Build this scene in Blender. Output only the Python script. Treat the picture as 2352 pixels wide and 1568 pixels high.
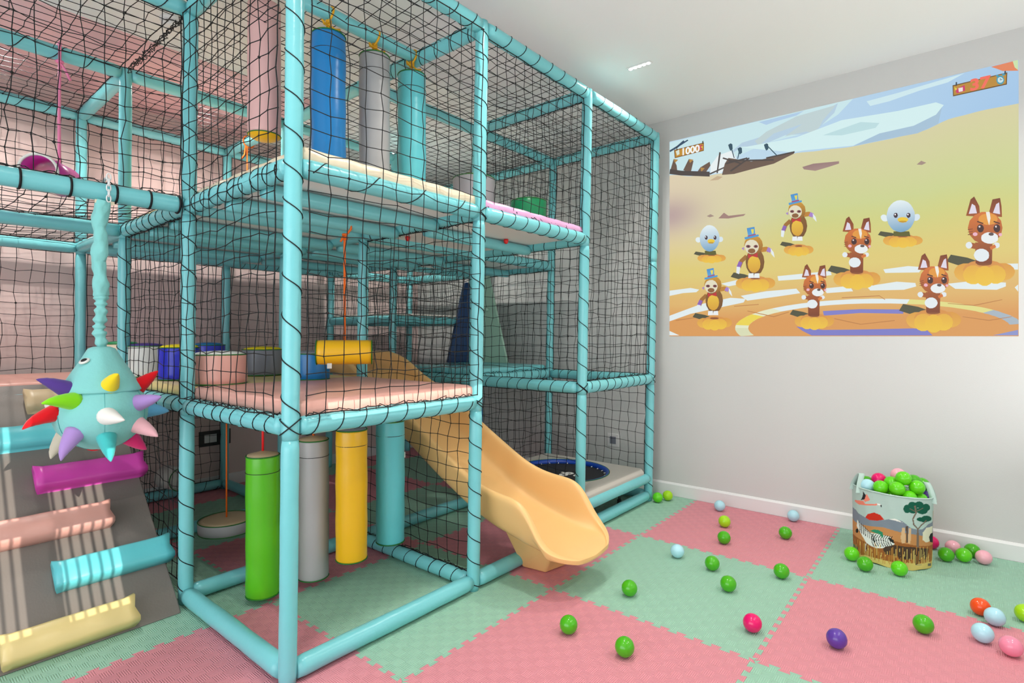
import bpy, math, random
import numpy as np
from mathutils import Vector, Matrix
R = math.radians
for o in list(bpy.data.objects): bpy.data.objects.remove(o)
scene = bpy.context.scene
COL = scene.collection

# ---------------------------------------------------------------- camera
cam_d = bpy.data.cameras.new('camera'); cam = bpy.data.objects.new('camera', cam_d); COL.objects.link(cam)
cam.location = (0, 0, 1.3223); cam.rotation_euler = (R(90), 0, -0.8841)
cam_d.sensor_width = 36; cam_d.lens = 1262.3 / 2352 * 36; cam_d.shift_y = -12.25 / 2352; cam_d.clip_start = .02
scene.camera = cam
# ---------------------------------------------------------------- world, sun, lamps, exposure
scene.view_settings.view_transform = 'Standard'; scene.view_settings.look = 'None'
scene.view_settings.gamma = 1; scene.view_settings.use_curve_mapping = False
scene.view_settings.exposure = 0.3
wd = bpy.data.worlds.new('world'); scene.world = wd; wd.use_nodes = True
bg = wd.node_tree.nodes['Background']; bg.inputs[0].default_value = (.93, .96, 1, 1); bg.inputs[1].default_value = 1.1
def lamp(name, kind, loc, rot, energy, color=(1, 1, 1), **k):
    l = bpy.data.lights.new(name, kind); l.energy = energy; l.color = color
    for a, v in k.items(): setattr(l, a, v)
    o = bpy.data.objects.new(name, l); COL.objects.link(o); o.location = loc; o.rotation_euler = rot
    return o
SUN = Vector((.05, .92, -.39)).normalized()
sun = lamp('sun', 'SUN', (0, -3, 4), SUN.to_track_quat('-Z', 'Y').to_euler(), 3.4, (1, .93, .82), angle=R(.12))
# added soft fill at left and behind the camera, tilted up to brighten ceiling
lamp('left_daylight_fill', 'AREA', (-2.08, .4, 1.3), (R(118), 0, R(-90)), 80, (.96, .98, 1), shape='RECTANGLE', size=5.4, size_y=2.6)
lamp('ceiling_fill', 'AREA', (2.6, -1.15, .9), (R(155), 0, 0), 34, (.97, .98, 1), shape='RECTANGLE', size=3.0, size_y=1.2)
DL = [(3.384, 1.672), (3.384, -.75), (1.95, 1.35), (1.95, -.75), (.4, 1.2), (1.72, 4.28), (3.384, 4.0), (.6, 4.3)]
for k, (x, y) in enumerate(DL):
    for s in (-.045, .045):
        lamp('downlight_lamp', 'AREA', (x, y + s, 3.118), (0, 0, 0), 5.2 if k < 5 else 7, (1, .95, .88), shape='DISK', size=.03, spread=R(140))

# ---------------------------------------------------------------- helpers
def srgb(h):
    c = [int(h[i:i + 2], 16) / 255 for i in (0, 2, 4)]
    return tuple(x / 12.92 if x <= .04045 else ((x + .055) / 1.055) ** 2.4 for x in c)
def mat(name, color, rough=.5, spec=.5, bump=0, bscale=40, var=0, coat=0, metal=0, sheen=0, trans=0):
    m = bpy.data.materials.new(name); m.use_nodes = True; nt = m.node_tree; b = nt.nodes['Principled BSDF']
    c = srgb(color) if isinstance(color, str) else color
    b.inputs['Base Color'].default_value = (*c, 1); b.inputs['Roughness'].default_value = rough
    b.inputs['Specular IOR Level'].default_value = spec; b.inputs['Metallic'].default_value = metal
    b.inputs['Coat Weight'].default_value = coat; b.inputs['Sheen Weight'].default_value = sheen
    b.inputs['Transmission Weight'].default_value = trans
    tc = nt.nodes.new('ShaderNodeTexCoord')
    if bump:
        n = nt.nodes.new('ShaderNodeTexNoise'); n.inputs['Scale'].default_value = bscale; n.inputs['Detail'].default_value = 3
        bp = nt.nodes.new('ShaderNodeBump'); bp.inputs['Strength'].default_value = bump; bp.inputs['Distance'].default_value = .01
        nt.links.new(tc.outputs['Object'], n.inputs['Vector']); nt.links.new(n.outputs['Fac'], bp.inputs['Height']); nt.links.new(bp.outputs[0], b.inputs['Normal'])
    if var:
        n = nt.nodes.new('ShaderNodeTexNoise'); n.inputs['Scale'].default_value = 3; n.inputs['Detail'].default_value = 4
        mx = nt.nodes.new('ShaderNodeMix'); mx.data_type = 'RGBA'
        mx.inputs[6].default_value = (*[x * (1 - var) for x in c], 1); mx.inputs[7].default_value = (*[min(1, x * (1 + var)) for x in c], 1)
        nt.links.new(tc.outputs['Object'], n.inputs['Vector']); nt.links.new(n.outputs['Fac'], mx.inputs[0]); nt.links.new(mx.outputs[2], b.inputs['Base Color'])
    return m
class MB:
    """collects vertices and faces; build() links them as ONE mesh object"""
    def __init__(s): s.v = []; s.f = []; s.mi = []; s.cur = 0
    def add(s, v, f):
        n = len(s.v); s.v += [tuple(p) for p in v]; s.f += [tuple(i + n for i in q) for q in f]; s.mi += [s.cur] * len(f); return s
    def box(s, x0, x1, y0, y1, z0, z1):
        v = [(x, y, z) for z in (z0, z1) for y in (y0, y1) for x in (x0, x1)]
        return s.add(v, [(0, 2, 3, 1), (4, 5, 7, 6), (0, 1, 5, 4), (2, 6, 7, 3), (0, 4, 6, 2), (1, 3, 7, 5)])
    def tube(s, pts, r, n=12, cap=True, rf=None, closed=False):
        pts = [Vector(p) for p in pts]; m = len(pts); rings = []
        t0 = (pts[1] - pts[0]).normalized(); a = t0.orthogonal().normalized()
        for i, p in enumerate(pts):
            if closed: t = pts[(i + 1) % m] - pts[i - 1]
            else: t = pts[min(m - 1, i + 1)] - pts[max(0, i - 1)]
            t.normalize(); a = (a - t * a.dot(t)).normalized(); b = t.cross(a)
            rr = r[i] if isinstance(r, (list, tuple)) else r
            rings.append([p + (a * math.cos(2 * math.pi * k / n) + b * math.sin(2 * math.pi * k / n)) * (rr if not rf else rr * rf(i, k)) for k in range(n)])
        v = [q for rg in rings for q in rg]; f = []
        for i in range(m if closed else m - 1):
            j = (i + 1) % m
            for k in range(n): f.append((i * n + k, i * n + (k + 1) % n, j * n + (k + 1) % n, j * n + k))
        if cap and not closed: f.append(tuple(range(n))[::-1]); f.append(tuple((m - 1) * n + k for k in range(n)))
        return s.add(v, f)
    def lathe(s, prof, c=(0, 0, 0), n=32, cap=True, sx=1, sy=1, wob=0, seed=0):
        rg = random.Random(seed); ph = [rg.uniform(0, 6.28) for _ in range(4)]; v = []; f = []
        for i, (r, z) in enumerate(prof):
            for k in range(n):
                a = 2 * math.pi * k / n
                w = 1 + wob * (math.sin(3 * a + ph[0] + z * 4) + .6 * math.sin(5 * a + ph[1] - z * 7) + .5 * math.sin(8 * a + ph[2] + z * 13))
                v.append((c[0] + r * w * math.cos(a) * sx, c[1] + r * w * math.sin(a) * sy, c[2] + z))
        m = len(prof)
        for i in range(m - 1):
            for k in range(n): f.append((i * n + k, i * n + (k + 1) % n, (i + 1) * n + (k + 1) % n, (i + 1) * n + k))
        if cap: f.append(tuple(range(n))[::-1]); f.append(tuple((m - 1) * n + k for k in range(n)))
        return s.add(v, f)
    def torus(s, c, R_, r, axis='z', n=40, m=8, sx=1, sy=1):
        v = []; f = []
        for i in range(n):
            a = 2 * math.pi * i / n
            for j in range(m):
                b = 2 * math.pi * j / m; q = R_ + r * math.cos(b); p = (q * math.cos(a) * sx, q * math.sin(a) * sy, r * math.sin(b))
                if axis == 'x': p = (p[2], p[0], p[1])
                if axis == 'y': p = (p[0], p[2], p[1])
                v.append((c[0] + p[0], c[1] + p[1], c[2] + p[2])); f.append((i * m + j, ((i + 1) % n) * m + j, ((i + 1) % n) * m + (j + 1) % m, i * m + (j + 1) % m))
        return s.add(v, f)
    def build(s, name, material, parent=None, smooth=True, bevel=0, loc=(0, 0, 0), bseg=3):
        me = bpy.data.meshes.new(name); me.from_pydata([(p[0] - loc[0], p[1] - loc[1], p[2] - loc[2]) for p in s.v], [], s.f)
        for m_ in (material if isinstance(material, (list, tuple)) else [material]): me.materials.append(m_)
        me.polygons.foreach_set('use_smooth', [smooth] * len(me.polygons)); me.polygons.foreach_set('material_index', s.mi)
        me.update(); o = bpy.data.objects.new(name, me); COL.objects.link(o); o.location = loc
        if parent is not None:
            o.parent = parent; root = parent; q = Vector(parent.location)
            while root.parent: root = root.parent; q += Vector(root.location)
            o.location = Vector(loc) - q
        if bevel:
            b = o.modifiers.new('bevel', 'BEVEL'); b.width = bevel; b.segments = bseg; b.limit_method = 'ANGLE'; b.angle_limit = R(40)
        if smooth == 'auto': pass
        return o
def tag(o, label=None, cat=None, group=None, kind=None):
    if label: o['label'] = label
    if cat: o['category'] = cat
    if group: o['group'] = group
    if kind: o['kind'] = kind
    return o
def thing(name, label, cat, loc=(0, 0, 0), group=None):
    o = bpy.data.objects.new(name, None); COL.objects.link(o); o.location = loc; o.empty_display_size = .1
    return tag(o, label, cat, group)
def spiral(p0, p1, r, pitch, cord, phase=0, jit=.15, seed=0, step=14):
    p0 = Vector(p0); p1 = Vector(p1); L = (p1 - p0).length; t = (p1 - p0) / L; a = t.orthogonal().normalized(); b = t.cross(a)
    rg = random.Random(seed); pts = []; ang = phase; x = 0; d = pitch / step; cur = pitch
    while x < L:
        pts.append(p0 + t * x + (a * math.cos(ang) - b * math.sin(ang)) * (r + cord * .6)); x += d * cur / pitch; ang += 2 * math.pi / step
        if rg.random() < 1 / step: cur = pitch * (1 + rg.uniform(-jit, jit))
    return pts

# ---------------------------------------------------------------- materials
M = {}
M['teal'] = mat('teal_vinyl', (.185, .58, .62), .28, .5, bump=.25, bscale=22, var=.05)
M['teal2'] = mat('teal_cloth', (.24, .62, .60), .8, .2, bump=.2, bscale=60, sheen=.2)
M['cord'] = mat('black_cord', (.004, .004, .005), .55, .35)
M['board'] = mat('white_board', (.84, .81, .78), .45)
M['peach'] = mat('peach_vinyl', (.74, .38, .32), .38, bump=.2, bscale=12)
M['pink'] = mat('pink_vinyl', (.78, .35, .38), .35, bump=.2, bscale=12)
M['palepink'] = mat('pale_pink_vinyl', (.80, .47, .46), .4, bump=.2, bscale=12)
M['rose'] = mat('rose_vinyl', (.76, .38, .62), .35, bump=.15, bscale=12)
M['cream'] = mat('cream_vinyl', (.80, .68, .50), .35, bump=.2, bscale=12)
M['tan'] = mat('tan_vinyl', (.56, .42, .25), .4, bump=.2, bscale=12)
M['butter'] = mat('butter_vinyl', (.78, .62, .27), .35, bump=.2, bscale=12)
M['yellow'] = mat('yellow_vinyl', (.90, .50, .01), .32, bump=.2, bscale=10)
M['lemon'] = mat('lemon_cloth', (.85, .68, .02), .75, .2)
M['green'] = mat('green_vinyl', (.10, .50, .01), .32, bump=.25, bscale=10)
M['dgreen'] = mat('dark_green_vinyl', (.005, .26, .09), .3, bump=.2, bscale=10)
M['piping'] = mat('green_piping', (.01, .16, .02), .5)
M['grey'] = mat('grey_vinyl', (.40, .395, .40), .38, bump=.25, bscale=10)
M['slate'] = mat('slate_vinyl', (.20, .215, .26), .35, bump=.2, bscale=10)
M['ramp'] = mat('ramp_vinyl', (.19, .165, .148), .42, .4, bump=.06, bscale=120, var=.04)
M['blue'] = mat('blue_vinyl', (.01, .20, .52), .3, bump=.2, bscale=10)
M['royal'] = mat('royal_vinyl', (.02, .03, .60), .28, bump=.2, bscale=10)
M['navy'] = mat('navy_vinyl', (.003, .045, .16), .4, bump=.1, bscale=10)
M['white'] = mat('white_vinyl', (.78, .78, .74), .35, bump=.15, bscale=10)
M['purple'] = mat('purple_vinyl', (.10, .045, .36), .4)
M['magenta'] = mat('magenta_vinyl', (.66, .06, .42), .3, bump=.15, bscale=12)
M['hotpink'] = mat('hot_pink_plastic', (.75, .01, .22), .3)
M['aqua'] = mat('aqua_vinyl', (.13, .60, .66), .32, bump=.2, bscale=12)
M['slide'] = mat('slide_plastic', (.86, .53, .215), .33, .45, var=.04)
M['baseboard'] = mat('baseboard_paint', (.76, .76, .76), .4)
M['metal'] = mat('steel', (.6, .6, .6), .3, metal=1)
M['black'] = mat('black_fabric', (.012, .012, .014), .7, bump=.3, bscale=200)
M['padgrey'] = mat('beige_grey_vinyl', (.55, .52, .47), .38, bump=.15, bscale=12)
M['orope'] = mat('orange_rope', (.9, .16, .01), .6); M['yrope'] = mat('amber_rope', (.85, .42, .01), .6)
M['rrope'] = mat('red_rope', (.75, .01, .012), .6); M['prope'] = mat('pink_rope', (.85, .25, .45), .6); M['grope'] = mat('teal_rope', (.02, .35, .25), .6)
M['plastic'] = mat('white_plastic', (.72, .72, .72), .35); M['dark'] = mat('dark_plastic', (.03, .03, .03), .5)
M['paper'] = mat('white_tag', (.8, .8, .76), .7); M['redplastic'] = mat('red_plastic', (.7, .01, .01), .3)
M['clear'] = mat('clear_sleeve', (.9, .95, .95), .15, trans=.9); M['mint'] = mat('mint_plastic', (.42, .66, .52), .4)
M['chain'] = mat('chain_plastic', (.75, .76, .76), .25)
def wall_mat(name, col):
    m = mat(name, col, .85, .2); nt = m.node_tree; b = nt.nodes['Principled BSDF']
    tc = nt.nodes.new('ShaderNodeTexCoord'); n = nt.nodes.new('ShaderNodeTexNoise'); n.inputs['Scale'].default_value = 240; n.inputs['Detail'].default_value = 2
    bp = nt.nodes.new('ShaderNodeBump'); bp.inputs['Strength'].default_value = .12; bp.inputs['Distance'].default_value = .004
    nt.links.new(tc.outputs['Object'], n.inputs['Vector']); nt.links.new(n.outputs[0], bp.inputs['Height']); nt.links.new(bp.outputs[0], b.inputs['Normal'])
    return m
M['wall'] = wall_mat('wall_paint', (.62, .62, .61)); M['ceiling'] = wall_mat('ceiling_paint', (.86, .87, .86)); M['glowceil'] = wall_mat('pink_glow_ceiling', (.84, .55, .56))  # pink ceiling tone is bounced light put into the colour
M['glowwall'] = wall_mat('blush_glow_wall', (.70, .545, .52))  # blush tint stands in for pink light bounced onto the back wall
M['slab'] = mat('concrete', (.35, .34, .33), .8)
def tile_mat(name, col):
    """foam tile with the pressed basket-weave pattern: squares of fine parallel ribs, turned 90 degrees in a checker"""
    m = mat(name, col, .62, .35); nt = m.node_tree; N = nt.nodes.new; L = nt.links.new; b = nt.nodes['Principled BSDF']
    tc = N('ShaderNodeTexCoord'); mp = N('ShaderNodeMapping'); mp.inputs['Scale'].default_value = (22, 22, 22); L(tc.outputs['Object'], mp.inputs[0])
    ch = N('ShaderNodeTexChecker'); ch.inputs['Scale'].default_value = 1; ch.inputs[1].default_value = (1, 1, 1, 1); ch.inputs[2].default_value = (0, 0, 0, 1)
    sh = N('ShaderNodeVectorMath'); sh.operation = 'ADD'; sh.inputs[1].default_value = (500, 500, 500.5); L(mp.outputs[0], sh.inputs[0]); L(sh.outputs[0], ch.inputs[0])
    sx = N('ShaderNodeSeparateXYZ'); L(mp.outputs[0], sx.inputs[0])
    def saw(out):
        a = N('ShaderNodeMath'); a.operation = 'MULTIPLY'; a.inputs[1].default_value = 6 * 2 * math.pi; L(out, a.inputs[0])
        c = N('ShaderNodeMath'); c.operation = 'SINE'; L(a.outputs[0], c.inputs[0]); return c.outputs[0]
    mx = N('ShaderNodeMix'); L(ch.outputs['Fac'], mx.inputs[0]); L(saw(sx.outputs[0]), mx.inputs[2]); L(saw(sx.outputs[1]), mx.inputs[3])
    bp = N('ShaderNodeBump'); bp.inputs['Strength'].default_value = .8; bp.inputs['Distance'].default_value = .0014; L(mx.outputs[0], bp.inputs['Height']); L(bp.outputs[0], b.inputs['Normal'])
    cm = N('ShaderNodeMix'); cm.data_type = 'RGBA'; cm.inputs[6].default_value = (*[x * .955 for x in col], 1); cm.inputs[7].default_value = (*[min(1, x * 1.02) for x in col], 1)  # alternate squares tinted to stand in for the sheen of turned ribs
    L(ch.outputs['Fac'], cm.inputs[0]); L(cm.outputs[2], b.inputs['Base Color'])
    return m
M['tpink'] = tile_mat('pink_foam', (.75, .285, .335)); M['tgreen'] = tile_mat('mint_foam', (.34, .59, .45))

# ---------------------------------------------------------------- the room
WX, CZ, BY = 4.386, 3.133, 5.06
def struct(mb, name, m, **k): return tag(mb.build(name, m, smooth=False, **k), kind='structure')
struct(MB().box(-3.5, WX + .1, -4.5, BY + .1, -.12, -.0125), 'floor', M['slab'])
struct(MB().box(-2.2, WX + .1, -1.35, BY + .1, CZ, CZ + .12), 'ceiling', M['ceiling'])
struct(MB().box(WX, WX + .12, -3.0, BY + .12, -.0125, CZ), 'wall_right', M['wall'])
struct(MB().box(-2.2, WX, BY, BY + .12, -.0125, CZ), 'wall_back', M['glowwall'])
bb = MB().add([(WX - .016, -3, 0), (WX - .016, -3, .092), (WX - .006, -3, .106), (WX, -3, .106), (WX, -3, 0), (WX - .016, BY, 0), (WX - .016, BY, .092), (WX - .006, BY, .106), (WX, BY, .106), (WX, BY, 0)],
              [(0, 1, 6, 5), (1, 2, 7, 6), (2, 3, 8, 7), (0, 4, 3, 2, 1), (5, 6, 7, 8, 9)])
struct(bb, 'baseboard_right', M['baseboard'])
bb = MB().box(-2.2, WX - .016, BY - .016, BY, 0, .1); struct(bb, 'baseboard_back', M['baseboard'])
struct(MB().box(-2.2, 2.35, 3.86, BY, CZ - .012, CZ), 'pink_glow_panel_1', M['glowceil'])  # added panel, coloured to carry the pink glow on the ceiling
# unseen rear wall, its openings and slats shaped to place the sun patches
RY = -1.25
wr = MB(); wr.box(-4, -.2, RY - .1, RY, 0, 3.13); wr.box(-.2, WX, RY - .1, RY, 0, 1.88); wr.box(-.2, WX, RY - .1, RY, 3.02, 3.13); wr.box(1.95, WX, RY - .1, RY, 1.88, 3.02)
wr.box(.26, .38, RY - .1, RY, 1.88, 3.02); wr.box(.60, 1.05, RY - .1, RY, 1.88, 3.02); wr.box(.38, .60, RY - .1, RY, 2.60, 3.02); wr.box(1.05, 1.95, RY - .1, RY, 1.88, 2.34); wr.box(1.05, 1.95, RY - .1, RY, 2.46, 3.02)
struct(wr, 'unseen_wall_rear', M['wall'])
sl = MB(); x = -.2
while x < 1.05: sl.box(x, x + .013, RY - .06, RY - .04, 1.88, 3.02); x += .042
sl.box(-.2, 1.05, RY - .065, RY - .03, 2.36, 2.43); struct(sl, 'unseen_sun_slats_1', M['baseboard'])
# left side: frame of the open terrace front
wl = MB(); wl.box(-2.2, -2.1, -3, BY, 2.75, 3.13); wl.box(-2.2, -2.1, -3, -2.9, 0, 2.75); wl.box(-2.2, -2.1, 3.4, BY, 0, 2.75); struct(wl, 'wall_left', M['wall'])
# ceiling fittings
def downlight(x, y, lab):
    t = thing('recessed_downlight', lab, 'ceiling light', (x, y, CZ), 'recessed ceiling lights')
    MB().box(x - .022, x + .022, y - .085, y + .085, CZ - .006, CZ - .0005).build('trim_plate', M['plastic'], t, smooth=False)
    e = MB()
    for k in range(5): e.lathe([(.0125, -.0085), (.0125, -.0062)], (x, y - .064 + .032 * k, CZ), n=14)
    e.build('lamp_cells', LAMP, t)
LAMP = bpy.data.materials.new('lit_lens'); LAMP.use_nodes = True; nt = LAMP.node_tree; nt.nodes.remove(nt.nodes['Principled BSDF'])
em = nt.nodes.new('ShaderNodeEmission'); em.inputs[0].default_value = (1, .97, .9, 1); em.inputs[1].default_value = 9; nt.links.new(em.outputs[0], nt.nodes['Material Output'].inputs[0])
for k, (x, y) in enumerate(DL):
    if k in (0, 5, 6): downlight(x, y, {0: 'slim five-cell recessed light in the open white ceiling near the projected wall', 5: 'small recessed light in the ceiling above the left climbing bays', 6: 'recessed ceiling light glowing above the middle netted bays'}[k])
t = thing('smoke_detector', 'round white smoke detector on the ceiling behind the left netting', 'smoke detector', (1.2, 3.5, CZ))
MB().lathe([(.062, 0), (.062, -.012), (.05, -.02)], (1.2, 3.5, CZ), n=24).build('base', M['plastic'], t)
MB().lathe([(.044, -.02), (.044, -.032)], (1.2, 3.5, CZ), n=24).build('vent_ring', M['dark'], t)
MB().lathe([(.056, -.032), (.05, -.045), (.03, -.052), (.004, -.054)], (1.2, 3.5, CZ), n=24).build('cover', M['plastic'], t)
t = thing('air_vent', 'long white slot vent in the ceiling near the back wall', 'vent', (1.9, 4.75, CZ))
v = MB(); v.box(1.75, 2.05, 4.66, 4.84, CZ - .008, CZ - .0005); v.build('frame', M['plastic'], t, smooth=False)
v = MB(); [v.box(1.76, 2.04, y, y + .012, CZ - .012, CZ - .0085) for y in (4.68, 4.71, 4.74, 4.77, 4.80)]; v.build('slats', M['dark'], t, smooth=False)
t = thing('wall_socket', 'white framed electrical socket low on the wall behind the trampoline', 'socket', (WX, 2.42, .39))
MB().box(WX - .01, WX, 2.365, 2.475, .335, .45).build('plate', M['plastic'], t, smooth=False, bevel=.003)
MB().box(WX - .013, WX - .0101, 2.39, 2.45, .36, .425).build('insert', M['slate'], t, smooth=False)
t = thing('wall_socket', 'dark framed double socket low on the back wall behind the corner post', 'socket', (2.06, BY, .43))
MB().box(1.94, 2.2, BY - .012, BY, .37, .5).build('plate', M['dark'], t, smooth=False)
MB().box(1.98, 2.08, BY - .016, BY - .0121, .4, .47).build('insert', M['plastic'], t, smooth=False)

# ---------------------------------------------------------------- foam floor tiles
OX, OY = 3.3615, .6588
def edge(p, q, flip, flat=False):
    """jigsaw edge from p to q: 13 dovetail tabs, alternating sides"""
    p = Vector((*p, 0)); q = Vector((*q, 0)); t = q - p; L = t.length; t /= L; n = Vector((-t.y, t.x, 0)); pts = [p.copy()]
    if flat: return pts
    N = 13; w = L / N; d = .0115 * flip
    for k in range(N):
        a = p + t * (k * w)
        if 0 < k < N - 0: pass
        for s, h in ((.14, -1), (.06, 1), (.44, 1), (.36, -1)) if k % 1 == 0 else (): pass
        pts += [a + t * (.30 * w) - n * d, a + t * (.20 * w) + n * d, a + t * (.80 * w) + n * d, a + t * (.70 * w) - n * d]
    return pts
TL = {(-2, -1): 'mint foam tile at the bottom edge between two pink tiles in front of the slide', (-1, -1): 'pink foam tile with the purple ball on it', (0, -1): 'mint foam tile under the animal print basket',
      (-3, 0): 'mint foam tile nearest the camera left of the front pink tile', (-2, 0): 'pink foam tile in the foreground with two green balls on it', (-1, 0): 'mint foam tile with the magenta ball and one pale blue ball on it', (0, 0): 'pink foam tile along the wall with two pale blue balls on it',
      (-3, 1): 'pink foam tile under the foot of the nearest corner post', (-2, 1): 'mint foam tile under the front floor rail between corner post and slide', (-1, 1): 'pink foam tile under the mouth of the slide', (0, 1): 'mint foam tile by the wall in front of the trampoline',
      (-3, 2): 'mint foam tile at the bottom edge of the grey climbing ramp', (-2, 2): 'pink foam tile below the hanging yellow punch bag', (-1, 2): 'mint foam tile beneath the upper half of the slide', (0, 2): 'pink foam tile underneath the trampoline rear',
      (-3, 3): 'pink foam tile under the round hanging seat', (-2, 3): 'mint foam tile behind the round hanging seat', (-1, 3): 'pink foam tile behind the slide', (0, 3): 'mint foam tile behind the trampoline by the wall',
      (-3, 4): 'narrow mint tile strip at the back wall left', (-2, 4): 'narrow pink tile strip at the back wall behind the disc seat', (-1, 4): 'narrow mint tile strip at the back wall behind the slide', (0, 4): 'narrow pink tile strip in the room corner'}
for (i, j), lab in TL.items():
    x0, y0 = OX + i, OY + j; x1, y1 = x0 + 1, y0 + 1
    if i == 0: x1 = WX - .018
    if j == 4: y1 = BY - .018
    P = edge((x0, y0), (x1, y0), 1) + edge((x1, y0), (x1, y1), 1, i == 0) + [q for q in edge((x0, y1), (x1, y1), 1, j == 4)[::-1]] if False else None
    b0 = edge((x0, y0), (x1, y0), 1); r0 = edge((x1, y0), (x1, y1), 1, i == 0); t0 = edge((x0, y1), (x1, y1), 1, j == 4); l0 = edge((x0, y0), (x0, y1), 1)
    pts = b0 + r0 + [Vector((x1, y1, 0))] + t0[:0:-1] + [Vector((x0, y1, 0))] + l0[:0:-1]
    cx, cy = (x0 + x1) / 2, (y0 + y1) / 2; pts = [Vector((cx + (p.x - cx) * .9991, cy + (p.y - cy) * .9991, 0)) for p in pts]
    n = len(pts); mb = MB()
    mb.add([tuple(p) for p in pts] + [(p.x, p.y, -.0122) for p in pts], [tuple(range(n))] + [(k, n + k, n + (k + 1) % n, (k + 1) % n) for k in range(n)])
    o = mb.build('foam_mat', M['tpink'] if (i + j) % 2 == 0 else M['tgreen'], smooth=False, loc=(x0, y0, 0))
    tag(o, lab, 'foam mat', 'interlocking foam floor tiles')

# ---------------------------------------------------------------- the padded climbing frame
PU, PV = 1.0155, 1.0
def SP(u, v, z): return Vector((1.075 + u * PU + .008 * v, 1.9855 + v * PV - .008 * u - .022 * z, z))
Z0, Z1, ZM, Z2, Z3 = .045, .98, 1.47, 1.96, 2.91
frame = thing('climbing_gym', 'three storey indoor climbing frame of turquoise padded tubes with black netting', 'climbing frame', tuple(SP(0, 0, 0)))
PR, BR = .0335, .0395
rng = random.Random(3)
def padded(p0, p1, r, seed, wr=.035):
    """soft padded sleeve: a tube with gathered ends and slight dents"""
    rg = random.Random(seed); p0 = Vector(p0); p1 = Vector(p1); L = (p1 - p0).length; n = max(6, int(L / .035)); pts = []; rs = []
    ph = rg.uniform(0, 6)
    for i in range(n + 1):
        s = i / n; pts.append(p0.lerp(p1, s)); e = min(s, 1 - s) * L
        rs.append(r * (1 + wr * .5 * math.sin(s * L * 9 + ph) * math.sin(s * L * 23 + ph * 2) - (.10 * math.exp(-e / .012))))
    return pts, rs
POST_U = {-1: (1, 2, 3), 0: (0, 1, 2, 3), 1: (0, 1, 2, 3), 2: (0, 1, 2, 3), 3: (0, 1, 2, 3)}
for u, vs in POST_U.items():
    for v in vs:
        mb = MB(); cuts = [0.0, Z1 - .045, Z2 - .045, Z3 + .03] if (u, v) != (0, 0) else [0.0, Z1 - .05, Z3 + .03]
        for k in range(len(cuts) - 1):
            pts, rs = padded(SP(u, v, cuts[k]), SP(u, v, cuts[k + 1]), PR * (1.0 if k % 2 == 0 else .985), u * 17 + v * 5 + k)
            ph = rng.uniform(0, 6)
            mb.tube(pts, rs, 22, rf=lambda i, q, ph=ph: 1 + .012 * math.sin(q * 2 * math.pi * 3 / 22 + i * .35 + ph))
        mb.build('post', M['teal'], frame)
BEAMS = []
def beam(a, b, r=BR, name='beam', z=None):
    A = SP(*a); B = SP(*b); t = (B - A).normalized(); A = A + t * .030; B = B - t * .030
    pts, rs = padded(A, B, r, hash((round(a[0] * 7 + a[1] * 3 + a[2] * 11, 2), round(b[0] * 5 + b[1], 2))) % 999)
    mb = MB(); ph = rng.uniform(0, 6); mb.tube(pts, rs, 20, rf=lambda i, q: 1 + .014 * math.sin(q * 2 * math.pi * 3 / 20 + i * .4 + ph)); mb.build(name, M['teal'], frame)
def H(v, u0, u1, z): BEAMS.append(((u0, v, z), (u1, v, z)))     # along the front
def D(u, v0, v1, z): BEAMS.append(((u, v0, z), (u, v1, z)))     # into the depth
for v, us in {0: (0, 1, 2), 1: (1, 2), 2: (-1, 0, 1), 3: (-1, 0, 1, 2)}.items():
    for u in us: H(v, u, u + 1, Z3)
H(1, -1, 0, Z3)
for u, vs in {0: (0, 2), 1: (0, 1, 2), 2: (0, 2), 3: (0, 1, 2)}.items():
    for v in vs: D(u, v, v + 1, Z3)
for v, us in {0: (0, 1), 1: (-1, 0, 1, 2), 2: (-1, 0, 1, 2), 3: (-1, 0, 1, 2)}.items():
    for u in us: H(v, u, u + 1, Z2)
for u, vs in {0: (0, 1, 2), 1: (0, 1, 2), 2: (0, 1, 2), 3: (1, 2)}.items():
    for v in vs: D(u, v, v + 1, Z2)
for v, us in {0: (0, 2), 1: (0, 2), 2: (-1, 0, 2), 3: (-1, 0)}.items():
    for u in us: H(v, u, u + 1, Z1)
for u, vs in {0: (0, 1, 2), 1: (0,), 2: (0, 1), 3: (0, 1)}.items():
    for v in vs: D(u, v, v + 1, Z1)
H(2, 2, 3, ZM); H(3, 2, 3, ZM); D(2, 2, 3, ZM); D(3, 2, 3, ZM)
for v, us in {0: (0, 1, 2), 1: (0, 1, 2), 2: (0,), 3: (-1, 0)}.items():
    for u in us: H(v, u, u + 1, Z0)
for u, vs in {0: (0,), 1: (0, 2), 2: (0,), 3: (0,)}.items():
    for v in vs: D(u, v, v + 1, Z0)
H(0, 2, 3, .185)
for a, b in BEAMS: beam(a, b, .0385 if a[2] == .185 else BR)
for u, v in [(0, .3), (0, .64), (0, 1.33), (0, 1.66), (0, 2.33), (0, 2.66), (1, .45), (1, 1.33), (1, 1.66), (1, 2.4), (2, 1.5)]:
    beam((u, v, Z2 - .035), (u + 1, v, Z2 - .035), .034, 'joist')
beam((0, .5, Z3), (1, .5, Z3), .034, 'joist')
for u, v in [(0, .5), (0, 1.5)]: beam((u, v, Z1 - .03), (u + 1, v, Z1 - .03), .03, 'joist')
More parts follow.
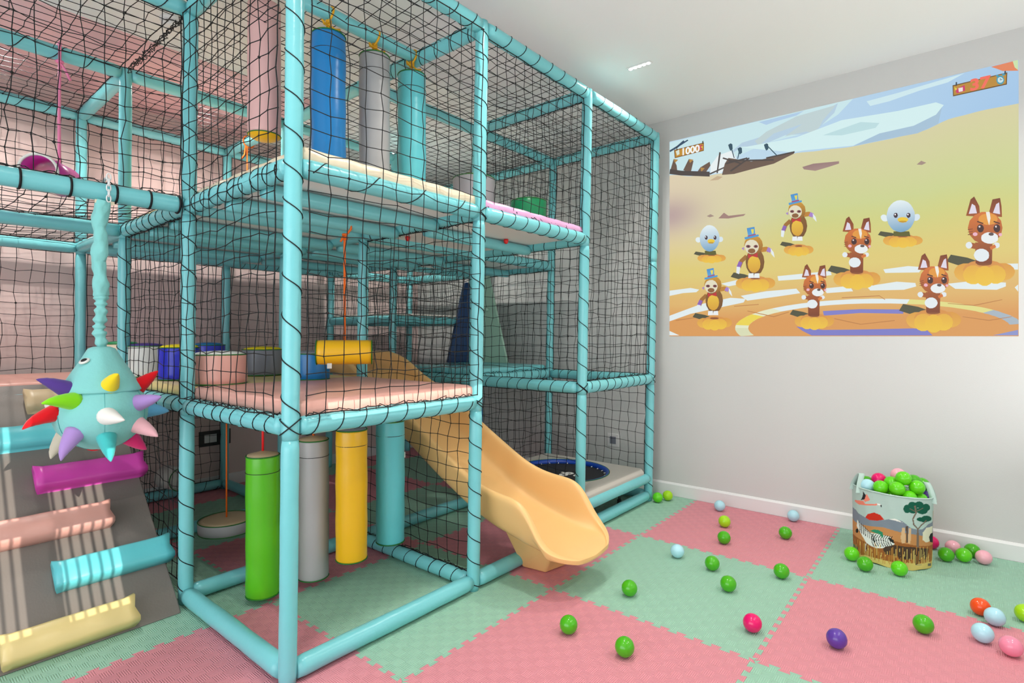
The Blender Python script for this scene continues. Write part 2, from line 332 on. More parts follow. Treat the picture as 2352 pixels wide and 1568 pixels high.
def slab(u0, u1, v0, v1, z0, z1, name, m, parent=None, bevel=0, inset=.0, bulge=0, **k):
    mb = MB(); P = [SP(u0, v0, z0), SP(u1, v0, z0), SP(u1, v1, z0), SP(u0, v1, z0)]
    # keep the slab level: shift by the lean at mid height
    v = [(p.x, p.y, z0) for p in P] + [(p.x, p.y, z1) for p in P]
    mb.add(v, [(0, 3, 2, 1), (4, 5, 6, 7), (0, 1, 5, 4), (1, 2, 6, 5), (2, 3, 7, 6), (3, 0, 4, 7)])
    return mb.build(name, m, parent, smooth=False, bevel=bevel, **k)
e_ = .035
for u, v, z in [(0, 0, Z2), (0, 1, Z2), (0, 2, Z2), (1, 0, Z2), (1, 1, Z2), (1, 2, Z2), (2, 1, Z2), (0, 0, Z1), (0, 1, Z1), (0, 2, Z1), (-1, 2, Z1), (2, 1, Z1)]:
    slab(u + e_, u + 1 - e_, v + e_, v + 1 - e_, z + .004, z + .020, 'deck_board', M['board'], frame)
slab(2 + e_, 3 - e_, 2 + e_, 3 - e_, ZM + .004, ZM + .02, 'deck_board', M['board'], frame)

# padded mats lying on the decks
def mat_pad(u0, u1, v0, v1, z, h, m, label, cat='play mat', seams=0, group=None):
    """upholstered pad: rounded box with gathers along its rim"""
    rg = random.Random(int(abs(u0 * 31 + v0 * 17 + z * 7))); P = [SP(u0, v0, z), SP(u1, v0, z), SP(u1, v1, z), SP(u0, v1, z)]; n = 28; ring = []
    for k in range(4):
        a, b = P[k], P[(k + 1) % 4]
        for i in range(n): ring.append(a.lerp(b, i / n))
    c = (P[0] + P[1] + P[2] + P[3]) / 4; N = len(ring); ph = [rg.uniform(0, 6) for _ in range(3)]
    prof = [(-.004, 0), (.004, .12), (.008, .5), (.004, .85), (-.010, .98), (-.03, 1.0), (-.10, 1.01)]
    v = []
    for off, s in prof:
        for k, p in enumerate(ring):
            dd = (p - c); dd.z = 0; m_ = max(abs(dd.x), abs(dd.y)); d_ = Vector((dd.x / m_, dd.y / m_, 0))
            g = .0036 * math.sin(k * 1.25 + ph[0]) * (1 if .3 < s < .99 else .3)
            q = p + Vector((d_.x * (off + g) if abs(d_.x) > .93 else d_.x * off, d_.y * (off + g) if abs(d_.y) > .93 else d_.y * off, 0)); v.append((q.x, q.y, z + h * s))
    f = []
    for i in range(len(prof) - 1):
        for k in range(N): f.append((i * N + k, i * N + (k + 1) % N, (i + 1) * N + (k + 1) % N, (i + 1) * N + k))
    f.append(tuple(range((len(prof) - 1) * N, len(prof) * N))); f.append(tuple(range(N))[::-1])
    mb = MB().add(v, f); o = mb.build('deck_mat', m, loc=(P[0].x, P[0].y, z)); o.data.polygons[len(f) - 2].use_smooth = False
    return tag(o, label, cat, group)
G2 = 'padded mats on the upper decks'; G1 = 'padded mats on the middle decks'
E2 = .033
mat_pad(E2, 1 - E2, .0, 1 - .01, Z2 + .0205, .068, M['cream'], 'cream padded mat on the upper deck at the near corner under the hanging bags', group=G2)
mat_pad(E2, 1 - E2, 1.01, 1.99, Z2 + .0205, .062, M['butter'], 'yellow padded mat on the upper deck beside the net bridge', group=G2)
mat_pad(E2, 1 - E2, 2.01, 3 - E2, Z2 + .0205, .062, M['palepink'], 'pale pink padded mat on the upper deck by the back wall', group=G2)
mat_pad(1 + E2, 2 - E2, .0, .99, Z2 + .0205, .062, M['rose'], 'rose pink padded mat on the upper deck under the green drum', group=G2)
mat_pad(1 + E2, 2 - E2, 1.01, 1.99, Z2 + .0205, .062, M['tan'], 'tan padded mat on the upper deck behind the rose pink one', group=G2)
mat_pad(E2, 1 - E2, .0, 1 - .01, Z1 + .0205, .072, M['peach'], 'peach padded mat on the middle deck at the near corner', group=G1)
mat_pad(E2, 1 - E2, 1.01, 1.99, Z1 + .0205, .068, M['butter'], 'butter yellow padded mat on the middle deck under the drum stools', group=G1)
mat_pad(E2, 1 - E2, 2.01, 3 - E2, Z1 + .0205, .068, M['rose'], 'lilac pink padded mat on the middle deck by the back wall', group=G1)
mat_pad(-1 + E2, -E2, 2.03, 3 - E2, Z1 + .0205, .068, M['peach'], 'peach padded mat on the landing at the top of the climbing ramp', group=G1)
mat_pad(2 + E2, 3 - E2, 1.03, 2 - E2, Z1 + .0205, .062, M['teal'], 'turquoise padded mat on the deck under the navy wedge', group=G1)
mat_pad(2 + E2, 3 - E2, 2.03, 3 - E2, ZM + .0205, .04, M['padgrey'], 'pale grey padded mat on the small raised step deck at the back', group=G1)

# ---------------------------------------------------------------- netting
def net(A, B, C_, D_, seed, sag=.012, name='net_panel', mesh=.077, slack=0):
    """knotted square net between four corners; A-B bottom, D-C top"""
    rg = random.Random(seed); A, B, C_, D_ = map(Vector, (A, B, C_, D_))
    nu = max(3, round((B - A).length / mesh)); nv = max(3, round((D_ - A).length / mesh)); nrm = (B - A).cross(D_ - A).normalized()
    ax = (B - A).normalized(); ay = (D_ - A).normalized(); p1, p2, p3 = rg.uniform(0, 6), rg.uniform(0, 6), rg.uniform(0, 6); g = []
    for j in range(nv + 1):
        row = []
        for i in range(nu + 1):
            s, t = i / nu, j / nv; p = A.lerp(B, s).lerp(D_.lerp(C_, s), t); e = math.sin(math.pi * s) * math.sin(math.pi * t)
            k = .0085 if 0 < i < nu and 0 < j < nv else .004
            p += nrm * (sag * e + .008 * e * math.sin(5 * s + p1) * math.sin(4 * t + p2)) + ax * (rg.uniform(-k, k) + .010 * e * math.sin(6 * t + p3)) + ay * (rg.uniform(-k, k) - slack * e + .012 * e * math.sin(5 * s + p2)) + nrm * rg.uniform(-.004, .004)
            row.append(p)
        g.append(row)
    r = .00185; v = []; f = []
    def strand(pts, r):
        t = (pts[-1] - pts[0]).normalized(); a = nrm; b = t.cross(a).normalized(); n0 = len(v)
        for p in pts:
            for k in range(5): w = 2 * math.pi * k / 5; v.append(p + (a * math.cos(w) + b * math.sin(w)) * r)
        for i in range(len(pts) - 1):
            for k in range(5): f.append((n0 + i * 5 + k, n0 + i * 5 + (k + 1) % 5, n0 + (i + 1) * 5 + (k + 1) % 5, n0 + (i + 1) * 5 + k))
    for j in range(nv + 1): strand(g[j], .0026 if j in (0, nv) else r)
    for i in range(nu + 1): strand([g[j][i] for j in range(nv + 1)], .0026 if i in (0, nu) else r)
    for j in range(nv + 1):
        for i in range(nu + 1):
            p = g[j][i]; k = .0054 if rg.random() > .02 else .0085; n0 = len(v)
            for d in (ax, ay, -ax, -ay): v.append(p + d * k)
            v.append(p + nrm * k * .8); v.append(p - nrm * k * .8)
            for q in range(4): f.append((n0 + q, n0 + (q + 1) % 4, n0 + 4)); f.append((n0 + (q + 1) % 4, n0 + q, n0 + 5))
    mb = MB(); mb.add(v, f); mb.build(name, M['cord'], frame)
IN, BE = .040, .042
def NV(v, u0, u1, za, zb, seed, off=0, inn=IN, **k):   # net facing the front, in plane v
    net(SP(u0, v, za + BE) + Vector((inn, off, 0)), SP(u1, v, za + BE) + Vector((-inn, off, 0)), SP(u1, v, zb - BE) + Vector((-inn, off, 0)), SP(u0, v, zb - BE) + Vector((inn, off, 0)), seed, **k)
def NU(u, v0, v1, za, zb, seed, off=0, **k):           # net facing sideways, in plane u
    net(SP(u, v0, za + BE) + Vector((off, IN, 0)), SP(u, v1, za + BE) + Vector((off, -IN, 0)), SP(u, v1, zb - BE) + Vector((off, -IN, 0)), SP(u, v0, zb - BE) + Vector((off, IN, 0)), seed, **k)
def NZ(u0, u1, v0, v1, z, seed, **k):
    net(SP(u0, v0, z) + Vector((IN, IN, 0)), SP(u1, v0, z) + Vector((-IN, IN, 0)), SP(u1, v1, z) + Vector((-IN, -IN, 0)), SP(u0, v1, z) + Vector((IN, -IN, 0)), seed, **k)
NV(0, 0, 1, Z1, Z3, 1, off=-.046, sag=.01); NV(0, 1, 2, Z2, Z3, 2); NV(0, 2, 3, ZM - .49, Z3, 3)
NU(0, 0, 1, Z1, Z3, 4, off=-.046, sag=.01); NU(0, 1, 2, Z1, Z2, 5); NU(0, 1, 2, Z0, Z1, 6)
NV(1, -1, 0, Z2, Z3, 7, slack=.03); NV(3, -1, 0, Z1, Z2, 8); NV(3, -1, 0, Z2, Z3, 9)
for k, u in enumerate((0, 1, 2)): NV(3, u, u + 1, Z1, Z2, 10 + k); NV(3, u, u + 1, Z2, Z3, 14 + k)
NV(3, 0, 1, Z0, Z1, 18); NV(3, -1, 0, Z0, Z1, 19)
NU(1, 0, 1, Z0, Z1, 20, sag=-.02); NU(1, 0, 1, Z1, Z2, 21)
NU(2, 0, 1, Z0 + .1, Z1, 22); NU(2, 0, 1, Z1, Z2, 23); NU(2, 0, 1, Z2, Z3, 24)
NU(3, 0, 1, Z0 + .12, Z1, 25, sag=.03); NU(3, 0, 1, Z1, Z3, 26); NU(3, 1, 2, Z1, Z2, 28); NU(3, 1, 2, Z2, Z3, 29); NU(3, 2, 3, ZM, Z2, 30); NU(3, 2, 3, Z2, Z3, 31)
NV(1, 2, 3, Z0 + .12, Z1, 32); NV(1, 2, 3, Z2, Z3, 34)
NV(2, 1, 2, Z1, Z2, 35); NU(2, 2, 3, ZM, Z2, 37); NV(2, 2, 3, ZM, Z2, 38); NU(2, 1, 2, Z1, Z2, 39)
NZ(-1, 0, 1, 2, Z2 + .03, 40, sag=-.05); NZ(-1, 0, 2, 3, Z2 + .03, 41, sag=-.05)
for k, (u, v) in enumerate([(-1, 1), (-1, 2), (0, 0), (0, 1), (0, 2), (1, 0), (1, 1), (1, 2), (2, 0), (2, 1), (2, 2)]): NZ(u, u + 1, v, v + 1, Z3 + .01, 50 + k, sag=-.02)
# cord wound round the tubes
def lace(p0, p1, r, pitch, seed, name='lacing_cord', cord=.0023):
    MB().tube(spiral(p0, p1, r, pitch, cord, phase=seed * 1.7, seed=seed), cord, 5).build(name, M['cord'], frame)
sd = 100
for a, b in BEAMS:
    sd += 1
    if a[2] == ZM or (a[0] == -1 and a[2] == Z2): continue
    if a[2] in (Z0, .185) and not (a[:2] in ((1, 0), (0, 3), (2, 1)) and b[:2] in ((1, 1), (1, 3), (3, 1))): continue
    if a[2] == Z3 and a[:2] in ((1, 2), (1, 1), (0, 2), (0, 3)) : continue
    if a[2] in (Z1, Z2) and (a[:2], b[:2]) in (((1, 1), (1, 2)), ((1, 2), (1, 3)), ((0, 1), (1, 1)), ((0, 2), (1, 2)), ((1, 2), (2, 2)), ((1, 1), (2, 1)), ((0, 2), (0, 3))): continue
    if a == (0, 0, Z2) and b == (1, 0, Z2): pit = .26
    elif a[0] == -1: pit = .15
    elif a[2] == Z3: pit = .125
    else: pit = .10
    A = SP(*a); B = SP(*b); t = (B - A).normalized()
    lace(A + t * .06, B - t * .06, BR, pit, sd)
for u, v, za, zb in [(0, 0, Z1 + .02, Z3), (1, 0, .02, Z3), (2, 0, .4, Z3), (3, 0, .05, Z3), (0, 1, .02, Z3), (0, 2, .3, Z2 - .1), (1, 1, Z1, Z2), (3, 1, .3, Z3), (2, 2, Z1, Z2), (3, 2, Z1, Z3), (2, 1, Z1, Z3), (0, 3, Z2, Z3)]:
    sd += 1; lace(SP(u, v, za), SP(u, v, zb), PR, .145 if (u, v) != (1, 0) else .115, sd)
def squiggle(p0, p1, seed, amp=.013):     # loose loops of cord along the edge of a net
    rg = random.Random(seed); p0 = Vector(p0); p1 = Vector(p1); L = (p1 - p0).length; t = (p1 - p0).normalized(); pts = []; n = int(L / .016); s = 0
    for k in range(n): pts.append(p0 + t * (k * L / n + rg.uniform(-.014, .014)) + Vector((rg.uniform(-amp, amp) * .8, rg.uniform(-amp, amp) * .8, rg.uniform(-amp * .6, amp))))
    Q = []
    for i in range(len(pts) - 1):
        a, b = pts[i], pts[i + 1]; m = (a + b) / 2
        Q += [pts[max(0, i - 1)].lerp(a, .5) * .15 + a * .85, m]
    MB().tube(Q, .0021, 5).build('net_edge_cord', M['cord'], frame)
o_ = Vector((0, 0, BR + .004)); q_ = Vector((0, 0, -BR - .004))
for k, (a, b, o) in enumerate([((.04, -.03, Z1), (.96, -.03, Z1), o_), ((-.03, .04, Z1), (-.03, .96, Z1), o_), ((1.04, 0, Z2), (1.96, 0, Z2), o_), ((2.04, 0, Z1), (2.96, 0, Z1), o_), ((1, .04, Z2), (1, .96, Z2), q_), ((2, .04, Z3), (2, .96, Z3), q_), ((1, .04, Z0), (1, .96, Z0), o_),
        ((2.04, 1, Z1), (2.96, 1, Z1), o_), ((0, 1.04, Z2), (0, 1.96, Z2), q_), ((-.95, 3, Z3), (-.05, 3, Z3), q_), ((.05, 3, Z3), (.95, 3, Z3), q_), ((-.95, 1, Z2), (-.05, 1, Z2), o_), ((3, .05, Z3), (3, .95, Z3), q_)]):
    squiggle(SP(*a) + o, SP(*b) + o, 70 + k)
for k in range(4): squiggle(SP(0, 1.02, Z3 + .01 - k * .006), SP(0, 1.97, Z3 + .01 - k * .006), 90 + k, .016)
for (u, v) in ((0, 0), (1, 0), (2, 0), (3, 0), (0, 1)):   # crossed lashings at the corners
    z = Z1 if v == 0 else Z1; mb = MB()
    if (u, v) == (1, 0): zz = (Z1, Z2)
    else: zz = (z,)
    for z in zz:
        for s in (-1, 1):
            pts = []
            for k in range(25):
                a = 2 * math.pi * k / 24; c = SP(u, v, z); pts.append(c + Vector((math.cos(a) * (PR + .004), math.sin(a) * (PR + .004), s * .030 * math.sin(a - R(53)))))
            mb.tube(pts, .0024, 6)
    mb.build('corner_lashing', M['cord'], frame)
for x, y in ((2.78, 2.33), (2.3, 2.75)):
    MB().lathe([(.002, -.03), (.012, -.025), (.016, -.01), (.016, 0)], (x, y, Z2 - .0), n=16).build('bolt_cap', M['redplastic'], frame)

# ---------------------------------------------------------------- hanging bags
def seg_lines(mb, c, r, z, th=.0012): mb.torus((c[0], c[1], z), r, th, n=32, m=5)
def bag(x, y, z0, z1, r, m, cap, rope, rz, label, group, tagside=None, loop=False, seed=0, capbot=None, band=True):
    t = thing('punch_bag', label, 'punch bag', (x, y, z0), group); H_ = z1 - z0
    prof = [(r * .6, .0), (r * .96, .002), (r, .012)] + [(r * (1 + .015 * math.sin(k * 1.3 + seed)), .012 + (H_ - .03) * k / 14) for k in range(1, 14)] + [(r * .985, H_ - .008), (r * .96, H_)]
    MB().lathe(prof, (x, y, z0), n=40, wob=.007, seed=seed).build('body', m, t)
    MB().lathe([(r * .97, H_ - .004), (r * .9, H_ + .006), (r * .5, H_ + .014), (.006, H_ + .022)], (x, y, z0), n=32).build('top_cap', cap, t)
    for zz_ in (z1, z0 + .003): p = MB(); seg_lines(p, (x, y), r * .985, zz_, .0032); p.build('piping', M['piping'], t)
    if band:
        s = MB(); seg_lines(s, (x, y), r * 1.004, z1 - H_ * .115, .0016); s.build('seam', M['dark'], t)
    if loop:
        rp = MB(); c = Vector((x, y, rz)); pts = [c + Vector((.012 * math.sin(a), math.cos(a) * .040, math.sin(a) * .044)) for a in [2 * math.pi * k / 20 for k in range(20)]]
        rp.tube(pts, .0055, 7, closed=True); rp.tube([(x, y, rz - .042), (x, y, z1 + .012)], .006, 7)
        for k in range(3): rp.torus((x, y, rz - .05 + .011 * k), .010, .006, n=12, m=6)
        rp.tube([(x, y, rz - .045), (x + .03, y - .01, rz - .06), (x + .055, y - .015, rz - .052)], .005, 6); rp.tube([(x, y, rz - .045), (x - .03, y - .015, rz - .055), (x - .05, y - .02, rz - .048)], .005, 6)
        rp.build('rope', rope, t)
    else: MB().tube([(x, y, z1 + .012), (x, y, rz)], .006, 8).build('rope', rope, t)
    if tagside: MB().box(x + tagside[0], x + tagside[0] + .014, y + tagside[1], y + tagside[1] + .001, z0 + tagside[2], z0 + tagside[2] + .032).build('care_tag', M['paper'], t, smooth=False)
    return t
GB = 'punch bags hanging under the middle deck'; GU = 'punch bags hanging in the upper bay'
bag(1.335, 2.705, .035, .728, .079, M['green'], M['tan'], M['rrope'], .955, 'bright green punch bag with tan top on a red cord left of the nearest post', GB, seed=1)
bag(1.585, 2.66, .05, .775, .078, M['grey'], M['tan'], M['orope'], .955, 'grey punch bag with tan top hanging low right of the nearest post', GB, seed=2)
bag(1.69, 2.47, .16, .835, .080, M['yellow'], M['slate'], M['grope'], .955, 'yellow punch bag with grey top hanging under the peach mat', GB, seed=3)
bag(1.965, 2.50, .165, .845, .079, M['aqua'], M['lemon'], M['grope'], .955, 'turquoise punch bag with yellow top beside the side net and slide', GB, tagside=(.078, -.02, .46), seed=4)
LY = SP(0, .5, Z3).y
bag(1.525, LY, 2.06, 2.80, .082, M['blue'], M['blue'], M['yrope'], 2.905, 'bright blue punch bag tied with amber rope in the upper bay', GU, loop=True, seed=5)
bag(1.80, LY, 2.06, 2.805, .080, M['grey'], M['grey'], M['yrope'], 2.905, 'grey punch bag tied with amber rope between the blue and turquoise ones', GU, loop=True, seed=6)
bag(2.055, LY, 2.06, 2.80, .079, M['aqua'], M['aqua'], M['yrope'], 2.905, 'turquoise punch bag tied with amber rope, rightmost in the upper bay', GU, loop=True, seed=7)
# pale pink column with a yellow base
x, y = 1.39, 2.80
t = thing('punch_bag', 'pale pink punch bag with yellow underside high behind the nearest post', 'punch bag', (x, y, 2.36), GU)
MB().lathe([(.078, 0)] + [(.08 * (1 + .01 * math.sin(k)), .02 + k * .05) for k in range(14)], (x, y, 2.36), n=36, wob=.006).build('body', M['palepink'], t)
MB().lathe([(.03, -.026), (.06, -.016), (.078, -.002), (.079, .002)], (x, y, 2.36), n=32).build('bottom_cap', M['yellow'], t)
p = MB(); seg_lines(p, (x, y), .079, 2.36, .003); p.build('piping', M['piping'], t)
MB().tube([(x, y, 3.0), (x, y, CZ)], .006, 8).build('rope', M['yrope'], t)
# horizontal roller swing on an orange rope
t = thing('roller_swing', 'yellow horizontal foam roller hung on an orange rope above the peach mat', 'swing', (1.735, 2.60, 1.235)); c = Vector((1.735, 2.60, 1.235)); ax = Vector((.80, -.60, 0)).normalized()
pts = [c + ax * (k / 12 - .5) * .285 for k in range(13)]; MB().tube(pts, [.066 * (1 if 0 < k < 12 else .975) for k in range(13)], 32).build('roller', M['yellow'], t)
for s in (-1, 1): MB().tube([c + ax * s * .1435 + (Vector((0, 0, 1)) * math.sin(a) + ax.cross(Vector((0, 0, 1))) * math.cos(a)) * .0655 for a in [2 * math.pi * k / 32 for k in range(32)]], .0028, 6, closed=True).build('piping', M['piping'], t)
rp = MB(); jy = SP(0, .64, Z2).y; rp.tube([(1.735, 2.60, 1.295), (1.735, 2.60, 1.86), (1.74, jy - .035, 1.90), (1.742, jy - .03, 1.935)], .0062, 8)
for k in range(3): rp.torus((1.735, 2.598, 1.85 + k * .012), .010, .0065, n=12, m=6)
rp.tube([(1.735, 2.598, 1.86), (1.715, 2.585, 1.858), (1.695, 2.575, 1.83)], .006, 7); rp.build('rope', M['orope'], t)
MB().box(1.585, 1.612, 2.53, 2.531, 1.155, 1.182).build('care_tag', M['paper'], t, smooth=False)
# disc seat
x, y, z = 1.475, 3.44, .20
t = thing('disc_swing', 'round tan topped disc seat hanging on an amber cord behind the green punch bag', 'swing', (x, y, z))
MB().lathe([(.13, -.052), (.152, -.046), (.155, -.02), (.155, .015), (.152, .02)], (x, y, z), n=44).build('side_band', M['grey'], t)
MB().lathe([(.1525, .019), (.12, .026), (.05, .029), (.004, .030)], (x, y, z), n=40).build('top', M['tan'], t)
for rr_, zz_ in ((.1535, z + .02), (.152, z - .047)): p = MB(); seg_lines(p, (x, y), rr_, zz_, .003); p.build('piping', M['piping'], t)
MB().tube([(x, y, z + .03), (x, y, .955)], .005, 7).build('rope', M['orope'], t)
# magenta tube swing on the net bridge
t = thing('tube_swing', 'open magenta foam tube on a pink rope lying on the net bridge', 'swing', (.74, 3.78, 2.10)); a = Vector((.611, 3.50, 2.135)); b = Vector((.775, 3.80, 2.165)); ax = (b - a).normalized(); u_ = ax.orthogonal().normalized(); w_ = ax.cross(u_)
mb = MB(); N = 28; v = []
for P_, rr in ((a, .080), (b, .080), (b, .070), (a, .070)):
    for k in range(N): v.append(P_ + (u_ * math.cos(2 * math.pi * k / N) + w_ * math.sin(2 * math.pi * k / N)) * rr)
mb.add(v, [(i * N + k, i * N + (k + 1) % N, ((i + 1) % 4) * N + (k + 1) % N, ((i + 1) % 4) * N + k) for i in range(4) for k in range(N)]); mb.build('tube', M['magenta'], t)
MB().tube([a + (u_ * math.cos(2 * math.pi * k / N) + w_ * math.sin(2 * math.pi * k / N)) * .077 - ax * .002 for k in range(N)], .0068, 8, closed=True).build('rim', M['white'], t)
rp = MB(); rp.tube([(.735, 3.72, 2.235), (.750, 3.80, 2.5), (.768, 3.878, 2.85), (.77, 3.885, 2.955), (.772, 3.93, 2.962), (.77, 3.97, 2.92), (.768, 3.93, 2.868), (.768, 3.885, 2.85)], .0075, 8)
rp.torus((.768, 3.878, 2.845), .013, .008, n=12, m=6); rp.tube([(.768, 3.875, 2.84), (.79, 3.86, 2.8), (.81, 3.855, 2.75)], .007, 7); rp.build('rope', M['prope'], t)
t = thing('loose_rope', 'short neon orange rope knotted on a pale upper beam at the back', 'rope', tuple(SP(1, 2.6, Z3)))
q = SP(1, 2.6, Z3); rp = MB(); rp.tube([q + Vector((.046 * math.cos(a_), 0, .046 * math.sin(a_))) for a_ in [2 * math.pi * k / 16 for k in range(16)]], .006, 6, closed=True)
rp.tube([q + Vector((-.03, -.01, -.045)), q + Vector((-.045, -.02, -.12)), q + Vector((-.07, -.02, -.16))], .006, 6); rp.tube([q + Vector((-.02, -.01, -.045)), q + Vector((-.015, -.01, -.45))], .006, 6); rp.build('cord', M['orope'], t)

# ---------------------------------------------------------------- drum stools
def drum(x, y, z, r, h, m, top, label, group, seed=0):
    t = thing('foam_drum', label, 'foam drum', (x, y, z), group)
    MB().lathe([(r * .9, 0), (r, .006)] + [(r * (1 + .01 * math.sin(k + seed)), .006 + (h - .012) * k / 5) for k in range(1, 5)] + [(r, h - .004), (r * .985, h)], (x, y, z), n=40, wob=.006, seed=seed).build('body', m, t)
    MB().lathe([(r * .985, h - .001), (r * .8, h + .012), (r * .4, h + .018), (.003, h + .02)], (x, y, z), n=36).build('top_pad', top, t)
    for zz_ in (z + h, z + .004): p = MB(); seg_lines(p, (x, y), r * .992, zz_, .0032); p.build('piping', M['piping'], t)
    return t
GD = 'foam drum stools on the middle deck'; zt = Z1 + .0895
zt = 1.0700
drum(1.268, 3.04, zt + .001, .132, .155, M['peach'], M['white'], 'peach foam drum with white top nearest the left post', GD, 1)
drum(1.249, 3.53, zt + .001, .107, .185, M['royal'], M['lemon'], 'royal blue foam drum with yellow top left of the peach one', GD, 2)
drum(1.204, 3.94, zt + .001, .102, .19, M['white'], M['purple'], 'white foam drum with purple top in the left row', GD, 3)
drum(1.166, 4.28, zt + .001, .102, .20, M['cream'], M['dgreen'], 'cream foam drum with green top farthest left in the row', GD, 4)
drum(1.732, 3.51, zt + .001, .123, .165, M['slate'], M['lemon'], 'slate grey foam drum with yellow top behind the nearest post', GD, 5)
drum(1.735, 2.93, zt + .001, .10, .15, M['blue'], M['slate'], 'mid blue foam drum with grey top under the yellow roller', GD, 6)
drum(1.602, 4.02, zt + .001, .105, .19, M['royal'], M['blue'], 'blue topped foam drum at the back behind the peach one', GD, 7)
GE = 'foam drums on the rose mat of the upper deck'
drum(2.62, 2.47, 2.0445, .138, .30, M['grey'], M['lemon'], 'tall grey foam drum with yellow top on the upper deck behind a post', GE, 8)
drum(2.88, 2.22, 2.0445, .118, .165, M['dgreen'], M['dgreen'], 'dark green foam drum on the upper deck', GE, 9)
# navy wedge, mint climbing board, blue bag
t = thing('foam_wedge', 'tall navy blue foam wedge standing on the turquoise mat', 'foam wedge', (3.75, 3.72, 1.065))
mb = MB(); mb.add([(3.745, 3.88, 1.064), (4.00, 3.80, 1.064), (4.00, 3.83, 1.86), (3.955, 3.84, 1.86), (3.79, 3.95, 1.064), (4.03, 3.88, 1.064), (4.03, 3.90, 1.86), (3.985, 3.91, 1.86)], [(0, 1, 2, 3), (5, 4, 7, 6), (1, 5, 6, 2), (4, 0, 3, 7), (3, 2, 6, 7), (0, 4, 5, 1)]); mb.build('foam_body', M['navy'], t, smooth=False, bevel=.008)
t = thing('climbing_board', 'pale mint climbing board with one grip beside the navy wedge', 'climbing board', (4.06, 3.5, 1.065))
mb = MB(); mb.add([(4.045, 3.38, 1.064), (4.045, 3.69, 1.064), (4.045, 3.70, 1.92), (4.045, 3.62, 1.92), (4.07, 3.38, 1.064), (4.07, 3.69, 1.064), (4.07, 3.70, 1.92), (4.07, 3.62, 1.92)], [(0, 3, 2, 1), (4, 5, 6, 7), (0, 1, 5, 4), (1, 2, 6, 5), (2, 3, 7, 6), (3, 0, 4, 7)]); mb.build('board', M['mint'], t, smooth=False)
MB().lathe([(.003, -.03), (.016, -.024), (.022, -.008), (.02, .0)], (0, 0, 0), n=16).build('grip', M['mint'], t).matrix_basis = Matrix.Translation((-.015, .13, .52)) @ Matrix.Rotation(R(90), 4, 'Y')
t = thing('foam_roll', 'blue foam roll with red top standing behind the slide', 'foam roll', (3.30, 3.10, .0))
MB().lathe([(.06, 0), (.065, .01), (.065, .86), (.06, .875)], (3.30, 3.10, .001), n=28, wob=.01).build('body', M['blue'], t)
MB().lathe([(.0655, .86), (.06, .90), (.03, .915), (.003, .918)], (3.30, 3.10, .001), n=24).build('top_cap', M['redplastic'], t)
t = thing('foam_roll', 'white faced foam roll with green rim leaning at the back wall', 'foam roll', (1.78, 4.83, .09))
mb = MB(); mb.tube([(1.70, 4.78, .19), (1.66, 4.98, .19)], .09, 28); mb.build('body', M['white'], t); MB().tube([Vector((1.70, 4.78, .19)) + Vector((.98 * math.cos(a_), .2 * math.cos(a_), math.sin(a_))) * .09 for a_ in [2 * math.pi * k / 28 for k in range(28)]], .0035, 6, closed=True).build('piping', M['piping'], t)

# ---------------------------------------------------------------- climbing ramp
X0, X1, RY0, RY1, RZ = .03, 1.03, 2.885, 3.99, 1.055
t = thing('climbing_ramp', 'sloping grey padded climbing ramp leading up to the left landing', 'climbing ramp', (X0, RY0, 0))
up = Vector((0, RY1 - RY0, RZ)).normalized(); nr = Vector((0, -up.z, up.y)); th = .05
b0 = Vector((0, RY0, 0)); L = Vector((0, RY1 - RY0, RZ)).length
mb = MB(); mb.add([(x, *(b0 + up * s + nr * h).yz) for h in (-th, 0) for s in (.0, L) for x in (X0, X1)], [(0, 2, 3, 1), (4, 5, 7, 6), (0, 1, 5, 4), (2, 6, 7, 3), (0, 4, 6, 2), (1, 3, 7, 5)])
mb.v = [(x, y, max(z, .001)) for x, y, z in mb.v]; mb.build('padded_board', M['ramp'], t, smooth=False, bevel=.006)
mb = MB(); mb.box(X0 + .05, X1 - .05, 3.85, 3.92, 0, .82); mb.build('support', M['board'], t, smooth=False)
RB = [(.40, .84, .065, 'butter', 'butter yellow'), (.60, 1.045, .265, 'aqua', 'turquoise'), (.40, .845, .525, 'peach', 'peach'), (.60, 1.045, .79, 'magenta', 'magenta'), (.40, .80, 1.06, 'aqua', 'light turquoise'), (.625, 1.045, 1.33, 'tan', 'tan')]
RB = [(x0, x1, s, m, n) for (x0, x1, _, m, n), s in zip(RB, (.075, .335, .60, .865, 1.135, 1.375))]
for x0, x1, s, m, n in RB:
    """padded foot bar: rounded block with pinched corners"""
    mb = MB(); NX, NS = 16, 8; hw, hh = .062, .072; c = b0 + up * s; v = []
    for i in range(NX + 1):
        fx = i / NX; e = min(fx, 1 - fx) * 2; x = x0 + (x1 - x0) * fx; sw = 1 + .10 * (1 - min(1, e * 8)); 
        sec = [(-1, 0), (-1.02, .45), (-.96, .82), (-.75, .98), (0, 1.03), (.75, .98), (.96, .82), (1.02, .45), (1, 0)]
        for a, h in sec:
            k = sw if abs(a) > .7 and h > .5 else 1
            dx = (-.010 if fx < .5 else .010) * (1 - min(1, e * 8)) * (h > .3) * (abs(a) > .7)
            v.append((x + dx, *(c + up * (a * hw * k) + nr * (h * hh * (1 + .02 * math.sin(fx * 19 + s * 9)) * (sw if abs(a) > .7 else 1 - .06 * (e < .06)))).yz))
    m_ = 9; f = [(i * m_ + k, i * m_ + k + 1, (i + 1) * m_ + k + 1, (i + 1) * m_ + k) for i in range(NX) for k in range(m_ - 1)] + [tuple(range(m_))[::-1], tuple(NX * m_ + k for k in range(m_)), tuple(i * m_ for i in range(NX + 1)), tuple(i * m_ + 8 for i in range(NX + 1))[::-1]]
    mb.add(v, f); o = mb.build('foot_bar', M[m], t); o['label'] = n + ' padded foot bar'

